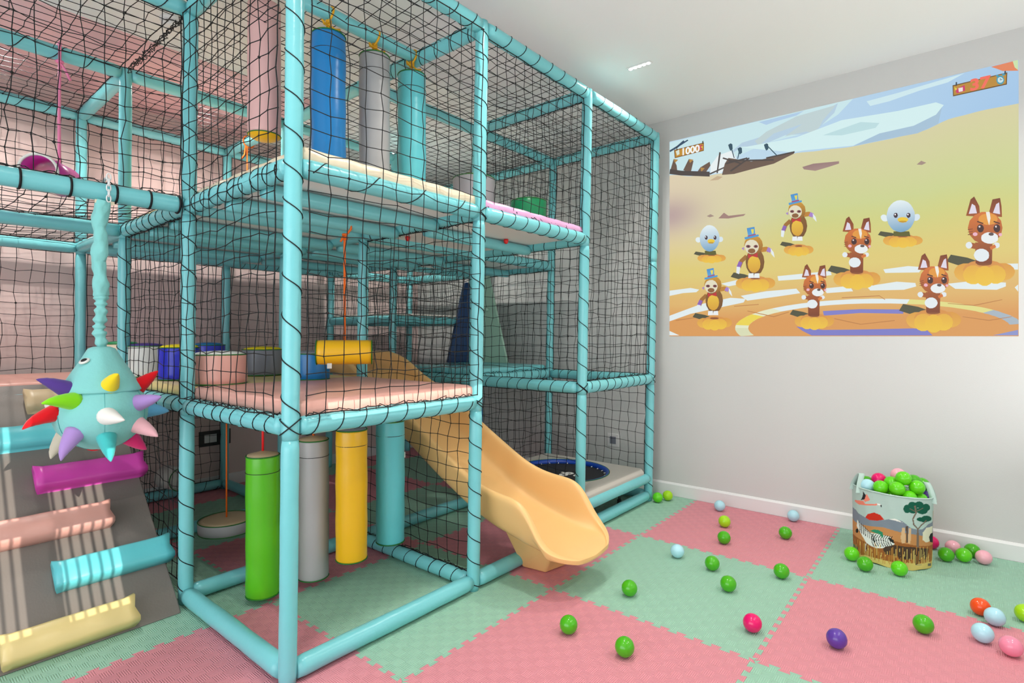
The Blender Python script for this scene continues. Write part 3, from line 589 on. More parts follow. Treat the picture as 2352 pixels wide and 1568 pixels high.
# ---------------------------------------------------------------- hanging spiky ball
FC = Vector((.734, 2.969, .986)); FR = .170
t = thing('spiky_ball', 'turquoise stuffed fish ball covered in coloured cones hanging from the net bridge beam', 'hanging toy', tuple(FC))
prof = [(.004, -FR * .97)] + [(FR * math.sin(a) * (1.03 if a > 1 else 1), -FR * math.cos(a) * .97) for a in [math.pi * k / 22 for k in range(1, 19)]]
MB().lathe(prof, tuple(FC), n=56, wob=.006, seed=3).build('body', M['teal2'], t)
s_ = MB()
for k in range(6):
    a = k * math.pi / 3 + .35; s_.tube([FC + Vector((math.cos(a) * r * 1.0, math.sin(a) * r * 1.0, z)) * 1.002 for r, z in prof[1:]], .0014, 5)
s_.build('seam', mat('seam_thread', (.10, .42, .42), .8), t)
MB().lathe([(.151, .094), (.153, .098), (.144, .118), (.123, .150), (.102, .188), (.079, .226), (.060, .262), (.049, .282), (.03, .290), (.003, .292)], tuple(FC), n=44, wob=.018, seed=8).build('hood', M['teal2'], t)
cb = {'yellow': (.9, .66, .01), 'red': (.72, .005, .012), 'dark purple': (.09, .04, .26), 'lime green': (.25, .75, .01), 'lavender': (.42, .26, .62), 'blue': (.12, .40, .66), 'white': (.86, .82, .78), 'pale pink': (.85, .45, .50), 'hot pink': (.83, .03, .20), 'teal': (.06, .50, .50), 'lilac': (.42, .26, .62), 'cream': (.66, .60, .48)}
SPK = [('yellow',(-0.003,-0.123,0.123),(0.006,-0.212,0.176)),('red',(0.131,-0.038,0.107),(0.196,-0.083,0.175)),('dark purple',(-0.125,-0.044,0.112),(-0.225,-0.016,0.158)),('lime green',(-0.124,-0.100,0.069),(-0.230,-0.137,0.068)),('lavender',(0.109,-0.129,0.040),(0.170,-0.206,0.067)),('blue',(0.170,-0.032,-0.005),(0.260,-0.029,-0.023)),('white',(-0.023,-0.172,-0.002),(0.012,-0.275,-0.013)),('pale pink',(0.111,-0.118,-0.062),(0.159,-0.196,-0.111)),('hot pink',(0.107,-0.009,-0.130),(0.169,-0.019,-0.193)),('teal',(-0.015,-0.139,-0.103),(-0.016,-0.199,-0.191)),('lilac',(-0.123,-0.099,-0.073),(-0.169,-0.137,-0.170)),('cream',(-0.112,0.065,-0.097),(-0.164,0.062,-0.191)),('red',(-0.170,-0.027,0.020),(-0.271,-0.030,-0.041)),('white',(-0.149,0.069,0.042),(-0.163,0.126,0.029)),('red',(-0.008,0.050,-0.144),(0.007,0.072,-0.171)),]
cm = {k: mat(k.replace(' ', '_') + '_felt', c, .85, .2, sheen=.3, bump=.15, bscale=50) for k, c in cb.items()}
for n, b, tp in SPK:
    b = Vector(b); tp = Vector(tp); b = b.normalized() * FR * .93; nrm = b.normalized(); L = (tp - b).length; pts = []; rs = []
    for k in range(13):
        q = k / 12; p = b.lerp(tp, q) + nrm * L * .14 * math.sin(math.pi * q); pts.append(FC + p); rs.append(.0375 * (1 - q) ** .95 * (1 + .06 * math.sin(q * 30) * q) + .0022)
    o = MB().tube(pts, rs, 18).build('cone_spike', cm[n], t); o['label'] = n + ' stuffed cone'
for sgn, e in ((1, Vector((-.070, -.042, .226))), (-1, Vector((.060, .056, .226)))):
    d = Vector((e.x, e.y, .12)).normalized(); q = d.to_track_quat('Z', 'Y').to_matrix().to_4x4()
    for nm, r, h, mm in (('eye_white', .021, 0, M['white']), ('pupil', .012, .003, M['black'])):
        o = MB().lathe([(r, -.004), (r, .001), (r * .8, .003), (.002, .0035)], (0, 0, 0), n=20).build(nm, mm, t); o.matrix_basis = Matrix.Translation(e * 1.02 + d * h) @ q
sl_pts = [(.734, 2.937, 1.922), (.727, 2.945, 1.87), (.722, 2.952, 1.807), (.728, 2.95, 1.73), (.719, 2.956, 1.653), (.727, 2.95, 1.59), (.725, 2.949, 1.537), (.729, 2.948, 1.49), (.727, 2.946, 1.44), (.722, 2.952, 1.345), (.728, 2.952, 1.30), (.736, 2.960, 1.262)]
P = []
for i in range(len(sl_pts) - 1):
    a, b = Vector(sl_pts[i]), Vector(sl_pts[i + 1]); n = max(2, int((a - b).length / .004)); P += [a.lerp(b, k / n) for k in range(n)]
P.append(Vector(sl_pts[-1])); rs = []
for p in P:
    z = p.z; big = 1 if z > 1.5 else 0
    rs.append((.027 + .0035 * math.sin(z * 38) + .002 * math.sin(z * 90)) if big else .0215 + .0045 * math.sin(z * 190 + math.sin(z * 60)) + .002 * math.sin(z * 77))
MB().tube(P, rs, 20, rf=lambda i, k: 1 + .08 * math.sin(k * .9 + i * .22) + .05 * math.sin(k * 1.9 - i * .35)).build('sleeve', M['teal2'], t)
MB().box(.70, .772, 2.925, 2.93, 1.905, 1.92).build('ribbon', M['cream'], t, smooth=False)
ch = MB(); zz = 1.925; k = 0
while zz < 2.02:
    c = Vector((.742, 2.893, zz)); ch.tube([c + Vector(((.008 if k % 2 == 0 else 0) * math.cos(a), (.008 if k % 2 else 0) * math.cos(a), .016 * math.sin(a))) for a in [2 * math.pi * j / 12 for j in range(12)]], .0028, 6, closed=True); zz += .0235; k += 1
ch.tube([(.742, 2.895, 2.005), (.742, 2.925, 2.022), (.742, 2.97, 2.015), (.742, 2.992, 1.965), (.742, 2.97, 1.915), (.738, 2.94, 1.91)], .006, 6); ch.build('chain', M['chain'], t)
for k, u in enumerate((-.92, -.80, -.62, -.46, -.30, -.17, -.05)):
    c = SP(u, 1, Z2); MB().tube([c + Vector((0, math.cos(a), math.sin(a))) * (BR + .002) for a in [2 * math.pi * j / 20 for j in range(20)]], .0048, 6, closed=True).build('net_tie', M['cord'], frame)

BAGDATA = """
7F8B98 977 269 1188 264 1277 253 1457 244 1748 260 1821 270 1893 279 2001 271 2114 239 2196 233 2306 233 2423 259 2577 270 2716 272 2716 88 977 21
C58B55 977 197 1251 191 1490 203 1736 218 1964 209 2196 203 2716 170 2716 -30 977 -133
9C5F2E 977 104 1148 109 1565 103 1893 154 2063 147 2272 139 2716 129 2716 -30 977 -133
DCC472 977 -23 1441 30 1698 36 1893 36 2063 42 2716 37 2716 -76 977 -183
1F6B4A 977 43 1148 54 1251 52 1277 34 977 -7
C8301C 1441 245 1490 270 1593 288 1686 284 1745 262 1647 247 1521 239
F0F0EA 1821 270 1893 279 1940 275 2001 263 1916 268
F08A74 1148 319 1290 329 1405 336 1441 323 1607 337 1627 343 1647 338 1627 330 1474 317 1290 305 1148 311
F08A74 1405 343 1461 383 1528 352 1441 334
26282C 1396 391 1449 372 1427 348 1342 335 1386 360
F2EFEA 1642 343 1686 344 1698 337 1647 335
26282C 1683 338 1714 340 1714 323 1696 330
0F5A45 2117 344 2109 332 2089 323 2063 319 2036 321 2017 329 2010 341 2017 353 2036 363 2063 367 2089 364 2109 356
0F5A45 2211 364 2201 354 2175 346 2141 343 2108 345 2084 353 2075 363 2084 374 2108 382 2141 385 2175 383 2201 375
0F5A45 2320 370 2308 361 2279 355 2241 353 2205 355 2180 362 2171 372 2180 381 2205 388 2241 391 2279 388 2308 380
0F5A45 2452 353 2438 343 2403 337 2360 336 2321 340 2295 348 2285 359 2295 369 2321 376 2360 378 2403 374 2438 364
0F5A45 2401 335 2384 326 2341 320 2289 318 2241 322 2208 329 2196 339 2208 349 2241 356 2289 359 2341 355 2384 346
0F5A45 2241 339 2229 330 2196 323 2154 320 2114 322 2086 329 2075 338 2086 348 2114 355 2154 358 2196 356 2229 349
0F5A45 2345 287 2335 281 2307 278 2272 277 2239 279 2216 283 2208 289 2216 295 2239 300 2272 301 2307 298 2335 293
0F5A45 2515 287 2493 279 2440 276 2380 276 2329 280 2294 287 2282 296 2294 304 2329 310 2380 310 2440 306 2493 297
0F5A45 2412 280 2400 275 2370 272 2332 272 2297 275 2273 279 2264 284 2273 289 2297 292 2332 292 2370 290 2400 285
7A6A5C 2238 131 2241 189 2240 235 2171 261 2158 288 2208 324 2186 365 2164 364 2185 325 2137 290 2151 257 2217 233 2217 189 2214 132
7A6A5C 2199 331 2103 348 2099 344 2194 328
7A6A5C 2206 333 2309 352 2303 355 2201 336
7A6A5C 2241 232 2297 256 2389 281 2371 286 2281 260 2226 236
7A6A5C 2246 131 2249 214 2209 214 2207 132
E8EDE8 1236 211 1302 202 1405 188 1506 171 1593 171 1724 176 1821 174 1875 158 1889 134 1821 120 1724 100 1620 91 1521 95 1457 103 1396 126 1302 152 1221 171
1E2422 1280 205 1313 177 1309 145 1327 147 1331 179 1299 208
1E2422 1331 200 1361 174 1357 143 1373 145 1376 176 1348 203
1E2422 1377 195 1403 171 1399 141 1414 143 1418 173 1392 198
1E2422 1418 189 1442 167 1439 139 1452 140 1456 169 1432 192
1E2422 1456 183 1479 163 1476 136 1488 137 1491 165 1469 186
1E2422 1492 177 1513 159 1510 133 1522 134 1525 161 1504 179
1E2422 1526 170 1546 154 1543 129 1555 131 1558 156 1537 173
1E2422 1558 163 1578 150 1575 126 1586 127 1589 151 1569 166
1E2422 1589 156 1608 145 1605 122 1616 123 1619 147 1599 159
1E2422 1588 170 1547 143 1556 117 1590 94 1601 98 1568 119 1560 143 1598 168
1E2422 1625 172 1586 146 1594 120 1627 99 1638 102 1606 123 1598 146 1635 170
1E2422 1660 173 1622 148 1631 123 1663 103 1673 106 1642 126 1634 148 1670 172
1E2422 1695 175 1658 150 1666 126 1697 106 1707 109 1677 128 1670 150 1704 173
1E2422 1729 176 1693 152 1701 128 1731 109 1741 113 1711 131 1704 152 1738 174
1E2422 1762 177 1727 154 1734 131 1764 113 1774 116 1745 133 1738 154 1771 175
1E2422 1795 178 1760 156 1768 133 1797 115 1806 119 1778 135 1771 155 1804 176
1E2422 1828 178 1793 157 1800 134 1830 118 1839 121 1810 137 1803 157 1836 176
1E2422 1860 179 1825 158 1833 136 1862 120 1871 124 1843 138 1836 158 1868 176
1E2422 1809 171 1881 158 1889 139 1821 149
1E2422 1469 96 1462 54 1472 55 1479 97
E8EDE8 1449 99 1442 51 1452 52 1459 100
1E2422 1275 151 1270 144 1256 138 1236 133 1215 132 1198 135 1191 141 1198 148 1215 155 1236 159 1256 160 1270 157
2F8F68 1528 179 1586 192 1660 196 1724 189 1738 167 1717 155 1686 173 1593 176
4A382C 1733 101 1773 115 1893 131 2127 133 2289 127 2460 119 2447 92 2423 58 2351 59 2332 77 2289 73 2276 43 2204 33 2168 64 2013 60 2001 40 1940 71 1748 71
D8B48A 1995 235 2031 237 2035 212 2048 182 2033 151 1991 147 1976 179
5A4A40 2048 246 2080 247 2082 155 2050 154
D8B48A 2086 236 2121 236 2125 204 2114 151 2078 150
E4E2C8 2577 243 2380 241 2314 213 2320 172 2380 158 2502 159 2577 184
1E2422 2717 198 2518 203 2460 184 2502 154 2717 134
B08A6A 2609 329 2609 247 2645 193 2718 187 2680 241 2680 323
E3C872 976 56 1063 -7 1099 -2 1043 64
C78A3A 1138 88 1158 -6 1178 -3 1160 91
E3C872 1202 63 1217 6 1233 8 1219 65
C78A3A 1257 98 1271 4 1283 6 1271 100
C78A3A 1311 101 1297 8 1309 10 1322 102
E3C872 1317 96 1328 10 1339 12 1328 97
C78A3A 1369 120 1367 17 1377 19 1379 121
C78A3A 1405 92 1395 10 1404 11 1414 93
E3C872 1416 97 1426 16 1435 18 1425 98
E3C872 1453 63 1450 13 1458 14 1462 64
E3C872 1488 92 1475 16 1483 17 1496 93
E3C872 1493 76 1499 18 1506 19 1501 77
E3C872 1534 81 1524 15 1532 16 1541 82
C78A3A 1547 82 1544 22 1552 23 1554 83
E3C872 1558 75 1568 19 1575 20 1565 76
C78A3A 1605 115 1595 14 1602 14 1612 116
C78A3A 1607 121 1609 20 1616 20 1614 121
E3C872 1633 108 1640 16 1646 17 1640 108
C78A3A 1651 88 1655 20 1661 21 1658 89
C78A3A 1668 76 1670 21 1677 22 1674 77
E3C872 1687 121 1693 20 1699 21 1694 121
E3C872 1703 74 1710 20 1717 20 1710 75
C78A3A 1722 74 1730 14 1736 15 1728 74
C78A3A 1753 82 1753 13 1760 14 1759 82
E3C872 1765 66 1770 18 1776 19 1771 66
E3C872 1790 90 1795 16 1801 17 1796 90
C78A3A 1800 82 1807 24 1813 25 1806 83
C78A3A 1822 95 1824 18 1830 19 1828 96
C78A3A 1850 113 1850 23 1856 24 1856 113
C78A3A 1869 123 1861 29 1867 29 1875 124
E3C872 1888 116 1882 26 1888 26 1894 116
E3C872 1910 111 1902 27 1908 27 1916 111
C78A3A 1928 134 1925 35 1931 35 1934 134
C78A3A 1938 79 1935 27 1941 27 1944 80
E3C872 1958 116 1953 35 1959 36 1964 116
C78A3A 1971 81 1980 36 1987 37 1977 82
C78A3A 2006 129 1999 38 2005 39 2012 129
E3C872 2011 87 2015 31 2021 32 2017 88
E3C872 2028 104 2037 33 2043 34 2034 104
C78A3A 2050 108 2048 36 2054 36 2056 108
E3C872 2059 126 2068 39 2075 39 2065 126
E3C872 2093 84 2095 35 2102 35 2099 85
E3C872 2125 98 2115 40 2122 40 2132 98
C78A3A 2129 122 2128 42 2135 43 2135 122
E3C872 2161 123 2153 35 2160 35 2168 123
E3C872 2178 132 2172 41 2179 41 2185 132
E3C872 2193 90 2193 35 2201 35 2200 90
C78A3A 2206 133 2218 39 2225 39 2214 134
C78A3A 2241 110 2241 38 2249 38 2248 110
E3C872 2269 133 2262 41 2270 41 2277 133
E3C872 2294 119 2299 36 2308 36 2303 119
E3C872 2336 132 2325 37 2334 37 2345 132
E3C872 2360 104 2352 35 2362 34 2370 104
E3C872 2365 86 2376 33 2386 33 2374 86
E3C872 2419 131 2416 36 2428 36 2431 131
E3C872 2462 80 2444 30 2457 29 2475 79
E3C872 2461 92 2482 27 2496 26 2474 91
C78A3A 2544 111 2526 21 2544 20 2564 110
E3C872 2647 97 2637 19 2717 10 2719 89
5A6A78 2211 31 2323 30 2323 32 2211 33
6A6A5A 2460 33 2577 26 2577 11 2468 17
"""
PICDATA = """
CDEBF0 CDEBF0 0 994 413 1000 612 1000 570 947 494 898 353 890 271 861 177 832 0 829
B9D3E6 B9D3E6 177 832 271 915 448 938 570 996 560 959 516 908 505 887 413 907 328 880 271 897
C3D6D8 C3D6D8 315 910 353 942 448 980 565 990 527 937 516 908 494 894 477 904 413 902 466 941 377 926 328 884
B2D0EC B2D0EC 328 994 471 997 448 984 377 978 353 973
D8F4F5 D8F4F5 271 892 448 887 581 920 730 908 821 910 839 893 821 862 768 836 682 832 612 802 471 822 437 823
C0E2E6 C0E2E6 527 872 632 895 682 875 672 858 581 855
A9C6DC A9C6DC 612 800 682 832 768 836 821 862 835 887 826 824 777 803 702 803
D2EDF3 D2EDF3 648 976 730 981 886 998 848 977 786 971 707 955 658 953
E8875C E8875C 943 998 999 1000 999 961 967 973 955 986
CFE8B0 CFE8B0 988 1000 999 1000 999 963 992 976
EFF7F8 EFF7F8 159 836 187 879 238 888 251 848 197 790 159 799
6B5548 6B5548 0 839 17 907 29 870 32 831
B98B45 B98B45 17 907 35 898 22 885
6B5548 6B5548 55 840 77 891 95 876 84 818
B98B45 B98B45 77 891 95 882 81 869
6B5548 6B5548 106 812 121 837 156 856 159 836 135 796
B98B45 B98B45 121 837 138 829 125 815
4A413F 4A413F 0 834 47 815 156 783 156 807 48 839 2 859
4A413F 4A413F 191 893 181 794 186 792 197 890
4A413F 4A413F 157 792 225 816 223 822 155 799
6B5548 6B5548 201 780 211 832 224 856 303 818 377 818 443 826 440 816 377 788 303 781 244 774
4A413F 4A413F 203 858 270 813 271 819 205 864
4A413F 4A413F 215 827 291 834 289 841 214 835
4A413F 4A413F 224 838 377 802 377 809 224 846
4A413F 4A413F 233 787 298 833 295 839 229 794
4A413F 4A413F 353 817 443 820 442 827 352 824
2E5163 2E5163 229 917 243 850 246 850 233 917
2E5163 2E5163 223 919 232 924 238 917 239 895 231 888 227 900
2E5163 2E5163 262 891 255 843 258 842 266 889
2E5163 2E5163 256 892 265 896 271 890 272 868 264 861 260 873
2E5163 2E5163 352 880 385 823 387 826 354 883
2E5163 2E5163 345 884 354 888 359 882 360 860 353 854 349 865
2E4A66 2E4A66 2 946 35 961 61 982 56 991 30 970 0 955
2E4A66 2E4A66 34 962 75 984 72 990 31 969
9A7A78 A98C85 466 750 499 756 573 747 573 737 543 730 505 723 471 738
A58D80 A58D80 775 680 786 692 798 681 788 675
A27F76 A27F76 188 572 208 596 224 578 284 576 277 568 224 565
A58D80 A58D80 145 591 159 598 173 586 156 583
C9B08E C9B08E 156 763 184 779 204 770 187 759
E6F1F2 E6F1F2 0 234 84 242 117 231 106 219 55 218 0 207
E6F1F2 E6F1F2 197 254 271 271 284 250 224 239
E6F1F2 E6F1F2 389 273 549 281 552 263 471 253 392 252
E6F1F2 E6F1F2 0 105 121 158 231 184 284 176 277 159 197 140 84 112 0 76
E6F1F2 E6F1F2 267 191 353 207 448 212 460 191 401 182 290 167
E6F1F2 E6F1F2 530 207 602 212 612 189 538 186
E6F1F2 E6F1F2 648 207 726 220 772 211 774 197 744 186 658 189
E6F1F2 E6F1F2 692 273 754 280 790 272 781 252 697 258
E6F1F2 E6F1F2 848 202 907 208 974 196 974 182 955 171 865 181
E6F1F2 E6F1F2 971 265 999 263 999 241 978 244
E6F1F2 E6F1F2 992 177 999 187 999 161
E6F1F2 E6F1F2 0 27 40 4 0 4
E9ECC9 E9ECC9 248 39 248 45 250 52 252 58 256 64 261 70 266 76 273 82 281 88 289 94 299 99 309 104 320 109 332 114 345 119 358 123 372 127 403 112 391 108 379 105 368 101 357 97 348 93 338 88 330 84 322 79 316 74 310 69 305 64 301 59 297 54 295 49 294 44 293 38
F0D84C F0D84C 250 53 252 57 253 60 255 63 258 66 260 70 263 73 266 76 270 79 273 82 277 85 281 88 286 91 290 94 295 97 300 100 306 102 344 91 340 89 335 86 331 84 327 82 323 79 319 77 316 74 312 72 310 69 307 66 304 64 302 61 300 58 298 56 297 53 296 50
E6F1F2 E6F1F2 372 127 393 132 415 137 438 141 462 145 486 148 511 151 536 153 561 154 587 155 612 156 638 155 663 155 687 153 711 152 735 149 758 147 751 129 730 131 709 133 687 134 664 135 642 136 619 136 596 136 573 135 550 134 528 132 505 130 483 127 462 124 442 120 422 116 403 112
E6E08A E6E08A 758 147 773 145 787 143 802 140 816 138 829 135 842 132 855 129 867 126 879 123 890 119 901 116 911 112 921 109 931 105 940 101 948 97 926 87 918 90 910 94 901 97 892 100 882 103 872 106 862 109 851 112 840 114 828 117 816 119 804 121 791 124 778 126 765 127 751 129
A9B8C4 A9B8C4 948 97 954 94 960 91 965 87 970 84 975 81 980 78 984 75 988 71 991 68 995 65 998 61 1000 58 1000 54 1000 51 1000 48 1000 44 982 42 980 45 979 48 977 51 974 54 972 57 969 60 966 63 963 65 959 68 955 71 951 74 946 76 942 79 937 82 931 84 926 87
DDE0B8 DDE0B8 270 0 267 1 264 3 262 5 260 8 258 11 256 13 255 16 253 18 252 21 251 23 250 26 249 28 248 31 248 34 248 36 248 39 293 38 293 36 293 34 294 32 294 30 295 28 296 25 297 23 298 21 299 19 301 17 302 15 304 13 306 11 308 9 310 6 312 4
7F7FCB 7F7FCB 527 109 632 113 744 107 742 90 632 97 530 89
7C7CC9 7C7CC9 448 43 527 27 643 28 768 31 799 25 813 3 494 3 466 24
8C95CE 8C95CE 947 3 999 23 999 3
BE7F45 BE7F45 25 78 128 95 176 57 177 60 128 98 25 82
BE7F45 BE7F45 290 117 377 87 425 107 425 110 377 91 290 120
BE7F45 BE7F45 559 74 632 48 721 62 721 65 633 51 560 77
BE7F45 BE7F45 848 125 907 114 967 133 966 135 906 117 848 127
BE7F45 BE7F45 581 162 682 164 696 148 697 150 682 167 581 165
BE7F45 BE7F45 244 141 328 146 328 149 244 144
BE7F45 BE7F45 881 73 939 57 986 70 986 72 939 60 882 75
4A4A33 4A4A33 96 410 104 422 134 412 158 400 131 393
E0A03E EDB84A 152 383 150 376 144 370 136 368 126 369 118 373 112 380 110 388 112 395 118 400 126 402 136 401 144 397 150 390
DE9A3C E8B045 215 376 213 369 208 364 199 362 190 363 182 367 176 374 174 381 176 388 182 393 190 395 199 394 208 390 213 383
D98F42 E2A446 199 382 195 375 186 370 171 368 155 370 140 375 130 383 126 391 130 399 140 404 155 405 171 403 186 398 195 391
E8AE3E F2C83E 162 377 160 369 155 364 148 361 140 362 133 366 128 373 126 381 128 389 133 395 140 397 148 396 155 392 160 385
E8B03C F2C83E 200 373 198 366 193 360 186 358 179 359 172 363 167 369 165 377 167 385 172 390 179 393 186 392 193 387 198 381
EDBB3A F2C83E 181 372 179 365 174 359 168 356 160 357 153 361 149 368 147 376 149 384 153 390 160 393 168 392 174 388 179 381
8A4A20 8A4A20 176 396 175 394 171 393 166 393 160 394 155 395 151 397 150 399 151 400 155 401 160 401 166 400 171 399 175 397
5A5A18 5A5A18 138 421 178 416 181 396 138 401
E6F2F6 E6F2F6 122 469 118 466 113 465 109 468 105 472 103 478 103 484 105 489 109 492 114 492 118 490 122 485 124 480 124 474
DCEBF2 DCEBF2 203 477 205 471 205 465 203 460 200 457 195 456 191 458 188 462 186 467 186 473 188 478 191 481 195 482 200 481
E9F5F8 6FA3C8 192 475 191 458 187 443 181 431 174 422 165 416 156 415 146 419 138 426 130 438 124 452 120 469 119 486 120 503 124 518 130 530 138 539 146 545 156 545 165 541 174 533 181 522 187 508 191 492
3A1E30 3A1E30 149 485 148 480 147 477 144 475 142 475 140 478 138 482 138 486 138 491 140 494 142 496 144 495 147 493 148 489
FFFFFF FFFFFF 143 489 143 487 142 486 141 486 141 486 140 487 139 488 139 489 139 491 140 492 141 492 141 492 142 491 143 490
3A1E30 3A1E30 181 480 181 475 179 472 177 470 175 471 172 473 171 477 170 481 171 486 172 489 175 491 177 490 179 488 181 484
FFFFFF FFFFFF 175 484 175 482 175 481 174 481 173 481 173 482 172 483 172 484 172 486 173 487 173 487 174 487 175 486 175 485
F2CB2C F2CB2C 175 463 174 459 170 456 164 455 158 456 153 458 149 462 148 467 149 472 153 475 158 476 164 475 170 472 174 468
C99A18 C99A18 171 456 170 454 168 453 164 453 159 454 155 455 152 457 151 459 152 460 155 461 159 462 164 461 168 460 170 458
4A4A33 4A4A33 678 416 685 430 713 419 736 405 711 397
E0A03E EDB84A 731 385 729 376 723 370 715 368 706 369 698 374 693 382 691 390 693 399 698 405 706 407 715 406 723 401 729 393
DE9A3C E8B045 790 377 788 369 783 364 775 361 767 362 759 367 753 374 751 383 753 390 759 396 767 398 775 397 783 392 788 385
D98F42 E2A446 775 384 771 376 762 370 748 368 733 370 719 376 709 385 706 394 709 403 719 409 733 411 748 408 762 402 771 393
E8AE3E F2C83E 740 378 738 369 733 363 727 359 719 360 712 365 708 373 706 383 708 392 712 398 719 401 727 400 733 395 738 387
E8B03C F2C83E 776 373 774 365 769 359 763 356 756 357 749 362 744 369 743 378 744 387 749 393 756 396 763 395 769 390 774 382
EDBB3A F2C83E 757 373 756 364 751 357 745 354 738 355 732 360 727 368 726 377 727 386 732 393 738 396 745 395 751 390 756 382
8A4A20 8A4A20 753 399 752 398 748 397 743 397 738 398 733 399 730 401 728 403 730 405 733 405 738 406 743 405 748 403 752 401
5A5A18 5A5A18 718 424 757 418 760 398 718 405
E6F2F6 E6F2F6 703 470 700 468 696 468 691 471 688 476 686 482 685 489 687 494 690 497 694 497 698 494 702 488 704 482 704 476
DCEBF2 DCEBF2 782 479 783 474 783 468 781 462 777 458 774 457 770 458 767 462 765 467 766 473 768 479 771 483 775 484 779 483
E9F5F8 6FA3C8 771 476 770 460 766 445 761 433 754 424 745 419 736 418 727 422 718 429 711 441 705 456 702 472 700 489 702 506 705 521 711 533 718 542 727 547 736 547 745 543 754 535 761 523 766 509 770 493
3A1E30 3A1E30 729 487 728 483 727 479 725 478 722 478 720 481 719 484 718 489 719 493 720 497 722 498 725 498 727 496 728 492
FFFFFF FFFFFF 724 491 724 490 723 489 723 488 722 488 721 489 721 490 720 492 721 493 721 494 722 495 723 495 723 494 724 493
3A1E30 3A1E30 760 481 760 477 758 474 756 472 754 472 752 475 751 479 750 483 751 488 752 491 754 492 756 492 758 490 760 486
FFFFFF FFFFFF 756 485 755 484 755 483 754 482 753 483 753 483 752 485 752 486 752 487 753 488 753 489 754 489 755 488 755 487
F2CB2C F2CB2C 755 465 753 461 750 458 744 457 738 458 733 461 729 465 728 470 729 474 733 477 738 478 744 477 750 474 753 470
C99A18 C99A18 751 458 750 456 747 456 743 455 739 456 735 458 732 460 731 461 732 463 735 464 739 464 743 463 747 462 750 460
4A4A33 4A4A33 397 414 404 428 430 418 450 405 427 396
E0A03E EDB84A 446 385 444 377 439 371 432 368 423 369 416 374 411 381 409 389 411 398 416 404 423 406 432 405 439 401 444 393
DE9A3C E8B045 500 379 498 371 493 365 486 363 478 364 471 368 466 375 465 383 466 391 471 397 478 399 486 398 493 394 498 387
D98F42 E2A446 486 385 483 377 474 371 462 369 448 370 435 376 426 384 423 394 426 402 435 408 448 410 462 408 474 403 483 394
E8AE3E F2C83E 454 378 452 370 448 363 442 360 435 361 429 366 424 373 423 382 424 391 429 398 435 401 442 400 448 395 452 387
E8B03C F2C83E 487 375 485 366 481 360 475 357 468 358 462 363 458 370 456 379 458 387 462 393 468 396 475 395 481 391 485 383
EDBB3A F2C83E 470 374 468 365 464 358 459 355 452 355 447 360 443 368 441 377 443 386 447 393 452 396 459 396 464 391 468 383
8A4A20 8A4A20 466 400 465 398 462 397 457 397 452 398 448 399 445 401 443 403 445 404 448 405 452 405 457 405 462 403 465 402
A06A20 A06A20 426 526 410 507 402 479 413 471 420 496 434 511
8B5FB8 8B5FB8 408 502 401 479 411 471 418 494
E8F0F4 E8F0F4 401 480 412 476 408 447 400 452
C08228 C08228 466 527 486 528 490 523 497 538 487 548 464 548
A880CC A880CC 485 530 496 520 501 536 491 546
E8F0F4 E8F0F4 497 539 506 521 509 499 499 516
8A5A1C 6E4415 481 486 478 463 471 444 460 435 448 437 437 449 430 470 427 495 430 520 437 538 448 547 460 545 471 532 478 511
EDC33A D9A02A 469 479 467 464 462 452 455 446 447 448 439 456 434 469 433 485 434 500 439 512 447 518 455 516 462 508 467 495
EEF3F6 EEF3F6 436 445 450 445 451 425 435 427
EEF3F6 EEF3F6 452 443 466 442 467 423 451 425
D39A2C 8A5A1C 476 555 474 538 466 526 456 520 444 522 433 532 425 547 423 566 425 583 433 596 444 601 456 599 466 589 474 573
E6E0C4 E6E0C4 465 551 463 539 457 530 449 525 440 527 432 534 426 546 424 559 426 572 432 581 440 585 449 583 457 576 463 565
8A4A50 8A4A50 441 557 441 555 439 553 436 552 433 553 431 555 429 557 428 560 429 563 431 564 433 565 436 565 439 563 441 560
3A1A20 3A1A20 437 558 437 557 436 555 435 555 434 555 433 556 432 557 432 559 432 561 433 562 434 563 435 562 436 561 437 560
8A4A50 8A4A50 463 553 462 551 460 549 458 548 455 549 452 550 450 553 450 556 450 558 452 560 455 561 458 560 460 559 462 556
3A1A20 3A1A20 459 554 459 552 458 551 457 551 456 551 455 552 454 553 454 555 454 557 455 558 456 559 457 558 458 557 459 556
8A5A2C 8A5A2C 455 536 454 532 451 529 447 528 442 529 438 531 435 535 434 540 435 544 438 547 442 548 447 548 451 545 454 541
C0202C C0202C 434 529 446 519 461 527 462 507 447 516 435 508
3F8ED0 5BA8DC 430 635 452 637 455 600 435 598
E9DA50 E9DA50 442 628 451 628 450 611 446 608
4A9BD4 4A9BD4 424 599 464 603 465 595 425 589
B03A6A B03A6A 434 599 457 602 456 607 433 604
A880CC A880CC 415 555 423 558 422 544
4A4A33 4A4A33 845 288 855 313 892 297 922 276 889 259
E0A03E EDB84A 915 239 913 225 905 214 895 208 883 209 872 216 865 229 862 245 865 259 872 271 883 276 895 275 905 267 913 255
DE9A3C E8B045 993 234 990 220 983 209 973 204 962 205 952 212 945 224 942 239 945 252 952 263 962 268 973 267 983 260 990 248
D98F42 E2A446 973 244 968 229 956 218 938 212 918 214 900 223 887 237 882 253 887 269 900 280 918 285 938 283 956 274 968 260
E8AE3E F2C83E 927 229 925 213 919 201 910 195 900 196 891 203 885 217 882 233 885 249 891 261 900 267 910 266 919 258 925 245
E8B03C F2C83E 974 226 972 211 966 199 957 193 948 194 939 202 933 214 931 230 933 245 939 256 948 262 957 261 966 253 972 241
EDBB3A F2C83E 950 222 948 206 942 194 934 187 925 188 917 196 911 209 909 226 911 242 917 255 925 261 934 260 942 252 948 238
